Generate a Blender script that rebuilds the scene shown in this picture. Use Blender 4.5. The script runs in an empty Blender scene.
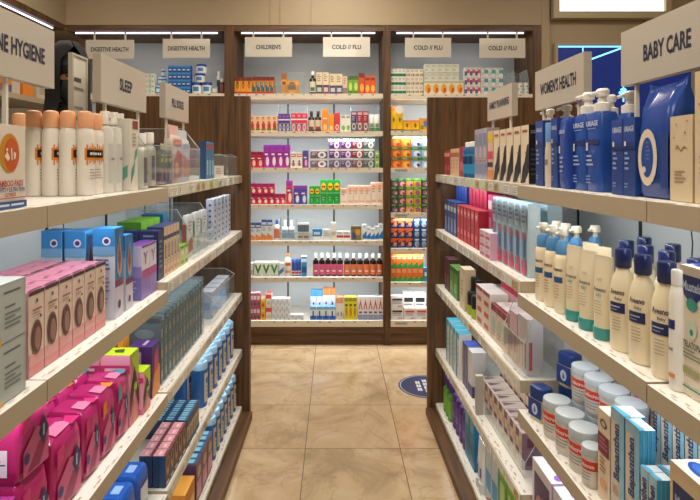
import bpy, math, random
from mathutils import Matrix, Vector
random.seed(11)
D = bpy.data
SC = bpy.context.scene
C = SC.collection
R = math.radians
H, F, VX, VY = 1.4, 530.0, 335.0, 162.0      # eye height, focal length in pixels of a 700 wide frame, level vanishing point
WALLY = 4.05                                  # front of the wall bays

# ------------------------------------------------------------------ materials
def lin(h):
    v = [int(h[i:i+2], 16) / 255 for i in (0, 2, 4)]
    return [x / 12.92 if x <= .04045 else ((x + .055) / 1.055) ** 2.4 for x in v] + [1]
_M = {}
def new_mat(name):
    m = D.materials.new(name); m.use_nodes = True
    nt = m.node_tree
    b = nt.nodes['Principled BSDF']
    return m, nt, b
def N(nt, typ, **kw):
    n = nt.nodes.new(typ)
    for k, v in kw.items():
        if k.startswith('i_'):
            n.inputs[k[2:].replace('_', ' ')].default_value = v
        else:
            setattr(n, k, v)
    return n
def mix(nt, fac, a, b):
    n = nt.nodes.new('ShaderNodeMix'); n.data_type = 'RGBA'
    for idx, v in ((0, fac), (6, a), (7, b)):
        if isinstance(v, (int, float)): n.inputs[idx].default_value = v
        elif isinstance(v, (list, tuple)): n.inputs[idx].default_value = v
        else: nt.links.new(v, n.inputs[idx])
    return n.outputs[2]
def math_n(nt, op, a, b=None):
    n = nt.nodes.new('ShaderNodeMath'); n.operation = op
    for i, v in enumerate((a, b)):
        if v is None: continue
        if isinstance(v, (int, float)): n.inputs[i].default_value = v
        else: nt.links.new(v, n.inputs[i])
    return n.outputs[0]
def M(key):
    if key in _M: return _M[key]
    if key[0] == '@':
        m = SPECIAL[key]()
    else:
        parts = key.split(':')
        col, rough = parts[0], float(parts[1]) if len(parts) > 1 else .42
        m, nt, b = new_mat('print_' + col)
        tc = N(nt, 'ShaderNodeTexCoord'); no = N(nt, 'ShaderNodeTexNoise', i_Scale=60.0, i_Detail=2.0)
        nt.links.new(tc.outputs['Object'], no.inputs['Vector'])
        c = lin(col); d = [x * .93 for x in c[:3]] + [1]
        nt.links.new(mix(nt, no.outputs['Fac'], c, d), b.inputs['Base Color'])
        b.inputs['Roughness'].default_value = rough
    _M[key] = m
    return m
def s_acrylic():
    m, nt, b = new_mat('clear_acrylic'); nt.nodes.remove(b)
    out = nt.nodes['Material Output']
    tr = N(nt, 'ShaderNodeBsdfTransparent', i_Color=(.95, .97, .97, 1))
    gl = N(nt, 'ShaderNodeBsdfGlossy', i_Color=(1, 1, 1, 1), i_Roughness=.06)
    df = N(nt, 'ShaderNodeBsdfDiffuse', i_Color=(.8, .84, .86, 1))
    lw = N(nt, 'ShaderNodeLayerWeight', i_Blend=.25)
    a = N(nt, 'ShaderNodeMixShader'); a2 = N(nt, 'ShaderNodeMixShader', i_Fac=.035)
    nt.links.new(math_n(nt, 'MULTIPLY', lw.outputs['Fresnel'], .42), a.inputs[0])
    nt.links.new(tr.outputs[0], a.inputs[1]); nt.links.new(gl.outputs[0], a.inputs[2])
    nt.links.new(a.outputs[0], a2.inputs[1]); nt.links.new(df.outputs[0], a2.inputs[2])
    nt.links.new(a2.outputs[0], out.inputs['Surface'])
    return m
def s_frost():
    m, nt, b = new_mat('clear_film'); nt.nodes.remove(b)
    out = nt.nodes['Material Output']
    tr = N(nt, 'ShaderNodeBsdfTransparent', i_Color=(.9, .93, .94, 1))
    df = N(nt, 'ShaderNodeBsdfPrincipled'); df.inputs['Base Color'].default_value = (.62, .68, .72, 1); df.inputs['Roughness'].default_value = .12
    a = N(nt, 'ShaderNodeMixShader', i_Fac=.13)
    nt.links.new(tr.outputs[0], a.inputs[1]); nt.links.new(df.outputs[0], a.inputs[2])
    nt.links.new(a.outputs[0], out.inputs['Surface'])
    return m
def s_woodh(): return s_wood(name='walnut_along', sc=(.9, 14, 14))
def s_wood(c1='6e4c2b', c2='3f2a15', name='walnut', sc=(14, 14, .9)):
    m, nt, b = new_mat(name)
    tc = N(nt, 'ShaderNodeTexCoord'); mp = N(nt, 'ShaderNodeMapping'); mp.inputs['Scale'].default_value = sc
    nt.links.new(tc.outputs['Object'], mp.inputs['Vector'])
    n1 = N(nt, 'ShaderNodeTexNoise', i_Scale=3.0, i_Detail=6.0, i_Distortion=.8); nt.links.new(mp.outputs[0], n1.inputs['Vector'])
    r = N(nt, 'ShaderNodeValToRGB'); r.color_ramp.elements[0].position = .32; r.color_ramp.elements[1].position = .7
    r.color_ramp.elements[0].color = lin(c2); r.color_ramp.elements[1].color = lin(c1)
    nt.links.new(n1.outputs['Fac'], r.inputs[0]); nt.links.new(r.outputs[0], b.inputs['Base Color'])
    b.inputs['Roughness'].default_value = .48
    return m
def s_floor():
    m, nt, b = new_mat('beige_stone_tile')
    tc = N(nt, 'ShaderNodeTexCoord'); sp = N(nt, 'ShaderNodeSeparateXYZ'); nt.links.new(tc.outputs['Object'], sp.inputs[0])
    T = .4635
    u = math_n(nt, 'DIVIDE', math_n(nt, 'ADD', sp.outputs[0], .145 + 20 * T), T)
    v = math_n(nt, 'DIVIDE', math_n(nt, 'ADD', sp.outputs[1], -2.591 + 20 * T), T)
    def edge(x):
        f = math_n(nt, 'FRACT', x); return math_n(nt, 'MINIMUM', f, math_n(nt, 'SUBTRACT', 1.0, f))
    e = math_n(nt, 'MINIMUM', edge(u), edge(v))
    gr = math_n(nt, 'LESS_THAN', e, .0042)
    cb = N(nt, 'ShaderNodeCombineXYZ')
    nt.links.new(math_n(nt, 'FLOOR', u), cb.inputs[0]); nt.links.new(math_n(nt, 'FLOOR', v), cb.inputs[1])
    wn = N(nt, 'ShaderNodeTexWhiteNoise'); nt.links.new(cb.outputs[0], wn.inputs['Vector'])
    vm = N(nt, 'ShaderNodeVectorMath', operation='MULTIPLY_ADD'); vm.inputs[1].default_value = (7, 7, 7)
    nt.links.new(wn.outputs['Color'], vm.inputs[0]); nt.links.new(tc.outputs['Object'], vm.inputs[2])
    n1 = N(nt, 'ShaderNodeTexNoise', i_Scale=3.2, i_Detail=8.0, i_Roughness=.62, i_Distortion=1.3); nt.links.new(vm.outputs[0], n1.inputs['Vector'])
    r = N(nt, 'ShaderNodeValToRGB'); cr = r.color_ramp
    cr.elements[0].position = .25; cr.elements[0].color = lin('8a7558'); cr.elements[1].position = .75; cr.elements[1].color = lin('d6c0a0')
    x = cr.elements.new(.48); x.color = lin('c0a784')
    nt.links.new(n1.outputs['Fac'], r.inputs[0])
    n2 = N(nt, 'ShaderNodeTexNoise', i_Scale=2.4, i_Detail=5.0, i_Distortion=2.2); nt.links.new(vm.outputs[0], n2.inputs['Vector'])
    vein = math_n(nt, 'SUBTRACT', 1.0, math_n(nt, 'MULTIPLY', math_n(nt, 'ABSOLUTE', math_n(nt, 'SUBTRACT', n2.outputs['Fac'], .5)), 60.0))
    vein = math_n(nt, 'MULTIPLY', math_n(nt, 'MAXIMUM', vein, 0.0), .38)
    c = mix(nt, vein, r.outputs[0], lin('9c7446'))
    tone = math_n(nt, 'MULTIPLY', wn.outputs['Value'], .22)
    c = mix(nt, tone, c, lin('b08c62'))
    c = mix(nt, gr, c, lin('6e5a42'))
    nt.links.new(c, b.inputs['Base Color'])
    ro = math_n(nt, 'ADD', math_n(nt, 'MULTIPLY', n1.outputs['Fac'], .15), .12)
    nt.links.new(ro, b.inputs['Roughness'])
    return m
def s_plaster(col, name):
    def f():
        m, nt, b = new_mat(name)
        tc = N(nt, 'ShaderNodeTexCoord'); no = N(nt, 'ShaderNodeTexNoise', i_Scale=3.0, i_Detail=4.0)
        nt.links.new(tc.outputs['Object'], no.inputs['Vector'])
        c = lin(col)
        nt.links.new(mix(nt, no.outputs['Fac'], c, [x * .94 for x in c[:3]] + [1]), b.inputs['Base Color'])
        b.inputs['Roughness'].default_value = .6
        return m
    return f
def s_emit(col, st, name):
    def f():
        m, nt, b = new_mat(name)
        b.inputs['Base Color'].default_value = lin(col)
        b.inputs['Emission Color'].default_value = lin(col); b.inputs['Emission Strength'].default_value = st
        return m
    return f
def s_plastic(col, rough, name, coat=0.0, sss=0.0):
    def f():
        m, nt, b = new_mat(name)
        b.inputs['Base Color'].default_value = lin(col); b.inputs['Roughness'].default_value = rough
        b.inputs['Coat Weight'].default_value = coat
        return m
    return f
def s_lightbox():  # glowing white face of the lightbox, faintly mottled
    m, nt, b = new_mat('lightbox_face')
    tc = N(nt, 'ShaderNodeTexCoord')
    no = N(nt, 'ShaderNodeTexNoise', i_Scale=9.0, i_Detail=5.0); nt.links.new(tc.outputs['Object'], no.inputs['Vector'])
    c = mix(nt, no.outputs['Fac'], lin('dfeaf2'), lin('ffffff'))
    nt.links.new(c, b.inputs['Base Color']); nt.links.new(c, b.inputs['Emission Color']); b.inputs['Emission Strength'].default_value = 1.6
    return m
SPECIAL = {
    '@acrylic': s_acrylic, '@bayshelf': s_plaster('e4dac6', 'wall_shelf_board'), '@film': s_frost, '@wood': s_wood, '@woodh': s_woodh, '@floor': s_floor,
    '@wall': s_plaster('a8967a', 'beige_wall'), '@ceiling': s_plaster('d8cfbd', 'ceiling_white'),
    '@panel': s_plaster('dfe5e8', 'pale_back_panel'), '@graypanel': s_plaster('b3b5b4', 'grey_upper_panel'),
    '@shelf': s_plaster('b5a58a', 'cream_shelf_board'), '@shelftop': s_plaster('e4e1da', 'shelf_top_white'),
    '@led': s_emit('e8e6ff', 2.2, 'led_tube'), '@lightbox': s_lightbox,
    '@sign': s_plastic('b9b0a3', .3, 'sign_board', .2), '@wallsign': s_plastic('cdc7bb', .3, 'wall_sign_board', .2), '@cream': s_plastic('f1e3c0', .3, 'cream_plastic', .3),
    '@navycap': s_plastic('18255a', .3, 'navy_plastic', .3), '@white': s_plastic('f2f0ea', .35, 'white_plastic', .2),
    '@edge': s_plastic('aeb6b8', .15, 'acrylic_edge', .4), '@dark': s_plastic('14130f', .6, 'dark_metal'), '@amber': s_plastic('25130c', .12, 'amber_bottle', .5),
    '@black': s_plastic('0c0c0e', .75, 'black_fabric'), '@skin': s_plastic('b98a68', .5, 'skin'),
    '@bluelit': s_emit('0f2468', .55, 'blue_lit_panel'), '@cyanlit': s_emit('7fd8f5', 1.5, 'cyan_lit_line'),
}

# ------------------------------------------------------------------ mesh builder
_T = {}
def text_geo(txt):
    if txt in _T: return _T[txt]
    cu = D.curves.new('lettering', 'FONT'); cu.body = txt; cu.resolution_u = 2; cu.offset = .026
    o = D.objects.new('lettering', cu); C.objects.link(o)
    dg = bpy.context.evaluated_depsgraph_get(); dg.update()
    me = o.evaluated_get(dg).to_mesh()
    vs = [(v.co.x, v.co.y) for v in me.vertices]; fs = [tuple(p.vertices) for p in me.polygons]
    o.evaluated_get(dg).to_mesh_clear(); D.objects.remove(o); D.curves.remove(cu)
    if vs:
        x0, x1 = min(v[0] for v in vs), max(v[0] for v in vs)
        y1 = .7 if any(c.isupper() or c.isdigit() for c in txt) else .5
        vs = [((v[0] - (x0 + x1) / 2) / y1, v[1] / y1 - .5) for v in vs]
        w = (x1 - x0) / y1
    else: w = 1
    _T[txt] = (vs, fs, w)
    return _T[txt]

class MB:
    def __init__(s): s.v, s.f, s.m = [], [], []
    def poly(s, pts, mat):
        b = len(s.v); s.v += [tuple(p) for p in pts]; s.f.append(tuple(range(b, b + len(pts)))); s.m.append(mat); return s
    def box(s, x0, y0, z0, x1, y1, z1, mat, top=None, front=None, side=None):
        b = len(s.v)
        s.v += [(x0,y0,z0),(x1,y0,z0),(x1,y1,z0),(x0,y1,z0),(x0,y0,z1),(x1,y0,z1),(x1,y1,z1),(x0,y1,z1)]
        s.f += [tuple(b + i for i in q) for q in ((0,3,2,1),(4,5,6,7),(0,1,5,4),(2,3,7,6),(0,4,7,3),(1,2,6,5))]
        s.m += [mat, top or mat, front or mat, mat, side or mat, side or mat]
        return s
    def rings(s, rings, mats, cap0=True, cap1=True):
        n = len(rings[0]); b = len(s.v)
        for r in rings: s.v += r
        for k in range(len(rings) - 1):
            for i in range(n):
                j = (i + 1) % n
                s.f.append((b+k*n+i, b+k*n+j, b+(k+1)*n+j, b+(k+1)*n+i)); s.m.append(mats[k])
        if cap0: s.f.append(tuple(b + i for i in reversed(range(n)))); s.m.append(mats[0])
        if cap1: s.f.append(tuple(b + (len(rings)-1)*n + i for i in range(n))); s.m.append(mats[-1])
        return s
    def loft(s, secs, mat, n=20, cap0=True, cap1=True):
        """secs: (z, rx, ry[, exponent[, cx, cy]]) superellipse sections"""
        rs = []
        for q in secs:
            z, rx, ry = q[:3]; e = q[3] if len(q) > 3 else 2; cx = q[4] if len(q) > 4 else 0; cy = q[5] if len(q) > 5 else 0
            r = []
            for i in range(n):
                t = 2 * math.pi * i / n; c, d = math.cos(t), math.sin(t)
                r.append((cx + rx * math.copysign(abs(c) ** (2 / e), c), cy + ry * math.copysign(abs(d) ** (2 / e), d), z))
            rs.append(r)
        return s.rings(rs, [mat] * (len(rs) - 1) if not isinstance(mat, list) else mat, cap0, cap1)
    def lathe(s, prof, mat, n=20, cx=0, cy=0, cap0=True, cap1=True):
        return s.loft([(z, r, r, 2, cx, cy) for r, z in prof], mat, n, cap0, cap1)
    def tube(s, pts, r, mat, n=8):
        pts = [Vector(p) for p in pts]; rs = []
        for i, p in enumerate(pts):
            d = (pts[min(i+1, len(pts)-1)] - pts[max(i-1, 0)]).normalized()
            a = d.cross(Vector((0, 0, 1))) if abs(d.z) < .9 else d.cross(Vector((1, 0, 0)))
            a.normalize(); b = d.cross(a)
            rr = r[i] if isinstance(r, (list, tuple)) else r
            rs.append([tuple(p + a * rr * math.cos(2*math.pi*k/n) + b * rr * math.sin(2*math.pi*k/n)) for k in range(n)])
        return s.rings(rs, [mat] * (len(rs) - 1))
    def plane_text(s, txt, org, ux, uz, h, mat, maxw=None):
        vs, fs, w = text_geo(txt); ux, uz, org = Vector(ux), Vector(uz), Vector(org)
        sx = h if not maxw or w * h <= maxw else maxw / w
        b = len(s.v); s.v += [tuple(org + ux * (x * sx) + uz * (y * h)) for x, y in vs]
        s.f += [tuple(b + i for i in f) for f in fs]; s.m += [mat] * len(fs)
    def wrap_text(s, txt, cx, cz, h, rx, ry, mat, maxw=None, off=.0008):
        vs, fs, w = text_geo(txt); sx = h if not maxw or w * h <= maxw else maxw / w
        b = len(s.v)
        for x, y in vs:
            X = max(-.98 * rx, min(.98 * rx, cx + x * sx))
            s.v.append((X, -ry * math.sqrt(1 - (X / rx) ** 2) - off, cz + y * h))
        s.f += [tuple(b + i for i in f) for f in fs]; s.m += [mat] * len(fs)
    def wrap_rect(s, x0, x1, z0, z1, rx, ry, mat, off=.0005, n=8):
        ps = []
        for i in range(n + 1):
            X = max(-.985 * rx, min(.985 * rx, x0 + (x1 - x0) * i / n)); ps.append((X, -ry * math.sqrt(1 - (X / rx) ** 2) - off))
        for i in range(n):
            (a, p), (c, q) = ps[i], ps[i + 1]
            s.poly([(a, p, z0), (c, q, z0), (c, q, z1), (a, p, z1)], mat)
    def mesh(s, name, smooth=True):
        me = D.meshes.new(name); me.from_pydata(s.v, [], s.f)
        keys = list(dict.fromkeys(s.m))
        for k in keys: me.materials.append(M(k))
        ix = {k: i for i, k in enumerate(keys)}
        me.polygons.foreach_set('material_index', [ix[k] for k in s.m])
        if smooth:
            me.shade_smooth(); me.set_sharp_from_angle(angle=R(38))
        me.update()
        return me

def face_frame(face, w, d, h, off):
    if face == 'F': return (lambda u, v: Vector((-w/2 + u*w, -d/2 - off, v*h))), (1,0,0), (0,0,1), w, h
    if face == 'R': return (lambda u, v: Vector((w/2 + off, -d/2 + u*d, v*h))), (0,1,0), (0,0,1), d, h
    if face == 'L': return (lambda u, v: Vector((-w/2 - off, d/2 - u*d, v*h))), (0,-1,0), (0,0,1), d, h
    return (lambda u, v: Vector((-w/2 + u*w, -d/2 + v*d, h + off))), (1,0,0), (0,1,0), w, d
def draw(mb, w, d, h, art, k0=0):
    k = k0
    for a in art:
        kind, faces = a[0], a[1]
        k += 1
        for face in ('LR' if faces == 'S' else faces):
            P, ux, uz, W, Hh = face_frame(face, w, d, h, .0004 + .00022 * k)
            if kind == 'r':
                u0, v0, u1, v1, c = a[2:7]; mb.poly([P(u0,v0), P(u1,v0), P(u1,v1), P(u0,v1)], c)
            elif kind == 'e':
                cu, cv, ru, rv, c = a[2:7]
                mb.poly([P(cu + ru*math.cos(2*math.pi*i/20), cv + rv*math.sin(2*math.pi*i/20)) for i in range(20)], c)
            elif kind == 'p':
                mb.poly([P(u, v) for u, v in a[2]], a[3])
            elif kind == 't':
                txt, cu, cv, hh, c = a[2:7]; rot = a[7] if len(a) > 7 else 0; mw = a[8] if len(a) > 8 else None
                if rot: mb.plane_text(txt, P(cu, cv), uz, [-q for q in ux], hh, c, (mw or .92) * Hh)
                else: mb.plane_text(txt, P(cu, cv), ux, uz, hh, c, (mw or .92) * W)
            elif kind == 'l':
                u0, v0, u1, v1, n, c = a[2:8]; rnd = random.Random(n * 7 + int(u0 * 100))
                st = (v1 - v0) / n
                for i in range(n):
                    e = u0 + (u1 - u0) * rnd.uniform(.55, 1); y = v1 - st * i
                    mb.poly([P(u0, y - st*.45), P(e, y - st*.45), P(e, y), P(u0, y)], c)
def carton(w, d, h, spec, name):
    mb = MB(); c = spec['c']
    if isinstance(c, str): c = {'F': c}
    f = c['F']; mb.box(-w/2, -d/2, 0, w/2, d/2, h, f, top=c.get('T', f), front=f, side=c.get('S', f))
    draw(mb, w, d, h, spec.get('a', ()))
    return mb.mesh(name, smooth=False)
def S(c, *a): return {'c': c, 'a': a}

# ------------------------------------------------------------------ objects
LABELS = {}
def put(o, label, cat, group=None):
    o['label'] = label; o['category'] = cat
    if group: o['group'] = group
    n = len(label.replace('-', ' ').split())
    if label in LABELS: print('DUP LABEL', label)
    if len(label.split()) > 16 or len(label.split()) < 4: print('LABEL LEN', len(label.split()), label)
    LABELS[label] = 1
def link(name, data, parent=None):
    o = D.objects.new(name, data); C.objects.link(o)
    if parent is not None: o.parent = parent
    return o
def inst(proto, loc, rot, label, cat, group=None):
    """proto: (name, mesh) for a thing of one mesh, or (name, [(part, mesh, [(subpart, mesh)])])"""
    name, data = proto
    if isinstance(data, list):
        o = link(name, None); o.empty_display_size = .03
        for p in data:
            q = link(p[0], p[1], o)
            if len(p) > 3: q['label'] = p[3]
            for sp in (p[2] if len(p) > 2 and p[2] else ()):
                link(sp[0], sp[1], q)
    else:
        o = link(name, data)
    o.location = loc; o.rotation_euler = (0, 0, rot)
    put(o, label, cat, group)
    return o
ORD = 'zeroth first second third fourth fifth sixth seventh eighth ninth tenth eleventh twelfth thirteenth fourteenth fifteenth sixteenth'.split()

# shelf frames -----------------------------------------------------
ZL = {1: [1.3205, 1.003, .683, .372, .068], 2: [1.3205, 1.003, .683, .372, .068], 3: [1.3265, 1.027, .686, .38, .068]}
ZR = {1: [1.328, .99, .633, .30, .06], 2: [1.328, .993, .633, .30, .06], 3: [1.33, 1.028, .72, .364, .06]}
MODY = {'L': (.45, .965, 1.642, 2.893), 'R': (.45, .98, 1.648, 2.95)}
KX = {'L': (.00943, -.537), 'R': (-.0132, .601)}
ROT = {'L': R(90) - math.atan(.00943), 'R': R(-90) + math.atan(.0132)}
LVL = ['top shelf', 'second shelf', 'third shelf', 'fourth shelf', 'lowest shelf']
SIDE = {'L': 'hygiene side', 'R': 'baby-care side'}
def mod(side, Y): b = MODY[side]; return 1 if Y < b[1] else 2 if Y < b[2] else 3
def zof(side, Y, lv): return (ZL if side == 'L' else ZR)[mod(side, Y)][lv] + .0012
def yof(side, px, ins):
    return F * (.537 + ins) / (340 - px) if side == 'L' else F * (.601 + ins) / (px - 328)
def at(side, Y, ins, z):
    k, c = KX[side]
    return (k * Y + c + (-ins if side == 'L' else ins), Y, z)
def ztop(y, Y): return H - (y - VY) * Y / F

def row(side, lv, pxn, pxf, n, ins, yt, d, spec, name, look, cat, layers=1, deep=1, gap=.945, w=None, skip=(), parts=None, sz=None, dz=0):
    """n things between two picture columns (near, far) along a gondola shelf, their front INS behind the shelf edge"""
    Y0, Y1 = yof(side, pxn, ins), yof(side, pxf, ins)
    step = (Y1 - Y0) / n; w = w or step * gap
    z0 = zof(side, (Y0 + Y1) / 2, lv) + dz
    zi = lambda Y: max(z0, max(zof(side, Y - w * .5, lv), zof(side, Y + w * .5, lv)) + dz) if side == 'L' else z0
    h = sz or (ztop(yt, Y0) - z0) / layers
    me = carton(w, d, h * .992, spec, name) if parts is None else None
    proto = (name, me) if parts is None else parts(w, d, h * .992)
    grp = f'{look} on the {LVL[lv]}, {SIDE[side]}'
    for dp in range(deep):
        for L in range(layers):
            for i in range(n):
                if (i, L, dp) in skip: continue
                Y = Y0 + step * (i + .5)
                lab = look
                if n > 1: lab += f', {ORD[n - i]} from far wood end'
                if layers > 1: lab += f', {ORD[L+1]} layer'
                if deep > 1: lab += (', front row', ', row behind', ', third row')[dp]
                lab += f', {LVL[lv]}, {SIDE[side]}'
                inst(proto, at(side, Y, ins + d/2 + dp * (d + .003), zi(Y) + L * h), ROT[side] , lab, cat, grp)
    return w, h
ZB = {'M': [93.6, 131.2, 167.8, 204.6, 241, 277.5, 321], 'R': [94, 130.5, 168, 213, 248.5, 282.5, 321], 'L': [93.3]}
BAY = {'L': 'digestive-sign bay', 'M': "children's-sign bay", 'R': 'double flu-sign bay'}
BLV = ['top shelf', 'second shelf', 'third shelf', 'fourth shelf', 'fifth shelf', 'sixth shelf', 'lowest shelf']
FB = F / (WALLY + .03)
def zb(bay, lv): return H + (VY - ZB[bay][lv]) / (F / WALLY)
def brow(bay, lv, x0, x1, n, yt, spec, name, look, cat, layers=1, d=.06, parts=None, gap=.96, ins=.03, skip=()):
    X0, X1 = (x0 - VX) / FB, (x1 - VX) / FB
    step = (X1 - X0) / n; w = step * gap; z0 = zb(bay, lv) + .0012
    h = (H + (VY - yt) / FB - z0) / layers
    proto = (name, carton(w, d, h * .985, spec, name)) if parts is None else parts(w, d, h * .985)
    grp = f'{look} on the {BLV[lv]} of the {BAY[bay]}'
    for L in range(layers):
        for i in range(n):
            if (i, L) in skip: continue
            lab = look
            k = i + 1 if bay == 'R' else n - i
            if n > 1: lab += f', {ORD[k]} from centre post' if bay != 'L' else f", {ORD[k]} from children's bay"
            if layers > 1: lab += f', {ORD[L+1]} layer'
            lab += f', {BLV[lv]}, {BAY[bay]}'
            inst(proto, (X0 + step * (i + .5), WALLY + ins + d/2, z0 + L * h), 0, lab, cat, grp)
# ------------------------------------------------------------------ camera
cam = D.cameras.new('camera'); co = link('camera', cam)
cam.sensor_width = 36; cam.lens = 36 * F / 700; cam.shift_x = 15 / 700; cam.shift_y = -88 / 700
co.location = (0, 0, H); co.rotation_euler = (R(90), 0, 0); cam.clip_start = .02
SC.camera = co

# ------------------------------------------------------------------ room shell
def struct(name, mb): o = link(name, mb.mesh(name, False)); o['kind'] = 'structure'; return o
XL, XR, YF, YB, ZC = -2.55, 2.95, -2.6, 4.5, 2.95
struct('floor', MB().box(XL, YF, -.08, XR, YB + .1, 0, '@floor'))
struct('ceiling', MB().box(XL, YF, ZC, XR, YB + .1, ZC + .08, '@ceiling'))
wb = MB(); wb.box(XL, YB, 0, 1.60, YB + .1, ZC, '@wall')                      # behind the bays
wb.box(-2.06, WALLY, 2.447, 1.575, YB, ZC, '@wall')                            # bulkhead over the bays
wb.box(1.577, WALLY + .02, 0, XR, YB + .1, ZC, '@wall')
wb.box(1.577, WALLY, 0, 1.64, WALLY + .02, ZC, '@wall')
struct('wall_back', wb)
struct('wall_left', MB().box(XL - .1, YF, 0, XL, YB + .1, ZC, '@wall').box(XL, YF, 2.447, -2.062, YB, ZC, '@wall'))
struct('wall_right', MB().box(XR, YF, 0, XR + .1, YB + .1, ZC, '@wall'))
struct('wall_front', MB().box(XL, YF - .1, 0, XR, YF, ZC, '@wall'))
for i, px in enumerate((270, 280, 311)):
    x = (px - VX) / (F / WALLY); struct('trim_%d' % (i + 1), MB().box(x - .004, WALLY - .004, 2.447, x + .004, WALLY - .0005, ZC - .001, 'a08d70:.6'))

# floor sticker
mb = MB(); mb.lathe([(.168, .0006), (.168, .0016)], '1d2b5c:.5', 40)
mb.lathe([(.158, .0017), (.158, .0018)], 'd8dbe6', 40); mb.lathe([(.154, .0018), (.154, .0020)], '1d2b5c:.5', 40)
for j, (y, n, w) in enumerate(((.045, 3, .15), (0, 4, .2), (-.05, 3, .16))):
    for i in range(n):
        x = -w/2 + w * i / n
        for q in (0, .5):
            mb.poly([(x + .004, y - .016 + q*.03, .0023), (x + w/n - .006, y - .016 + q*.03, .0023), (x + w/n - .006, y - .004 + q*.03, .0023), (x + .004, y - .004 + q*.03, .0023)], 'e8eaf2')
o = link('floor_sticker', mb.mesh('floor_sticker', False)); o.location = (.565, 3.31, 0); o.rotation_euler = (0, 0, R(90)); put(o, 'round navy floor sticker with pale blocks of writing on the tiles', 'sticker')

# ------------------------------------------------------------------ wall bays (dark wood cases with pale back panels)
def px_x(px): return (px - VX) / (F / WALLY)
def px_z(y): return H + (VY - y) / (F / WALLY)
def wall_bay(code, xa, xb, pa, pb, tags, label):
    """xa..xb clear opening; pa, pb: widths of the posts on either side (0: shared with the neighbour)"""
    root = link('wall_shelving_bay', None); put(root, label, 'shelving')
    y0, y1 = WALLY, YB - .005
    def part(n, mb): return link(n, mb.mesh(n, False), root)
    if pa: part('post', MB().box(xa - pa, y0 - .004, 0, xa, y1, 2.443, '@wood'))
    if pb: part('post', MB().box(xb, y0 - .004, 0, xb + pb, y1, 2.443, '@wood'))
    part('header', MB().box(xa, y0, 2.402, xb, y1, 2.443, '@woodh'))
    part('plinth', MB().box(xa, y0 + .012, 0, xb, y1, .09, '@woodh').box(xa, y0 - .002, .09, xb, y1, .135, '@woodh'))
    ztop_ = zb('M', 0)
    bp = MB().box(xa, y1 - .02, .135, xb, y1, ztop_, '@panel').box(xa, y1 - .02, ztop_, xb, y1, 2.402, '@graypanel')
    for k in (.33, .67):                                        # slotted upright rails in the back panel
        x = xa + (xb - xa) * k; bp.box(x - .008, y1 - .024, .14, x + .006, y1 - .02, ztop_, '55585a')
    part('back_panel', bp)
    part('light_strip', MB().box(xa + .05, y0 + .03, 2.389, xb - .06, y0 + .04, 2.397, '@led'))
    for i, yb in enumerate(ZB[code]):
        z = px_z(yb); th = .036 if i < len(ZB['M']) - 1 else .046
        mb = MB().box(xa + .002, y0 + .002, z - th, xb - .002, y1 - .026, z, '@bayshelf', top='@shelftop')
        rnd = random.Random(i * 31 + ord(code))
        x = xa + .03
        while x < xb - .05:                                     # little price tickets on the shelf edge
            w = rnd.uniform(.012, .022); mb.poly([(x, y0 + .0012, z - .012), (x + w, y0 + .0012, z - .012), (x + w, y0 + .0012, z - .005), (x, y0 + .0012, z - .005)], rnd.choice(['8d8474', '6b645c', 'a83c34', 'b0a794']))
            x += rnd.uniform(.05, .11)
        if i in tags:
            w = .10; mb.poly([(xa + .03, y0 + .0008, z - .031), (xa + .03 + w, y0 + .0008, z - .031), (xa + .03 + w, y0 + .0008, z - .004), (xa + .03, y0 + .0008, z - .004)], 'cfcabc')
            mb.plane_text(tags[i], (xa + .03 + w/2, y0 + .0003, z - .018), (1,0,0), (0,0,1), .012, '3a3632', .09) if tags[i] else [mb.poly([(xa + .035 + q*.018, y0 + .0003, z - .022), (xa + .049 + q*.018, y0 + .0003, z - .022), (xa + .049 + q*.018, y0 + .0003, z - .013), (xa + .035 + q*.018, y0 + .0003, z - .013)], '5a554d') for q in range(5)]
        s = part('shelf', mb)
    return root
xp1a, xp1b, xp2a, xp2b, xend = px_x(224.5), px_x(234), px_x(383.3), px_x(390.5), px_x(533)
wall_bay('L', -2.05, xp1a, 0, xp1b - xp1a, {}, 'dark wood wall bay under the two DIGESTIVE HEALTH signs')
wall_bay('M', xp1b, xp2a, 0, xp2b - xp2a, {2: '', 3: '', 4: '', 5: '', 6: ''}, "dark wood wall bay under the CHILDREN'S sign and one flu sign")
wall_bay('R', xp2b, xend, 0, px_x(541) - xend, {2: 'COLD & FLU', 3: 'COLD & FLU', 6: 'COLD & FLU'}, 'dark wood wall bay under two COLD FLU signs by the plain wall')

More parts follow.
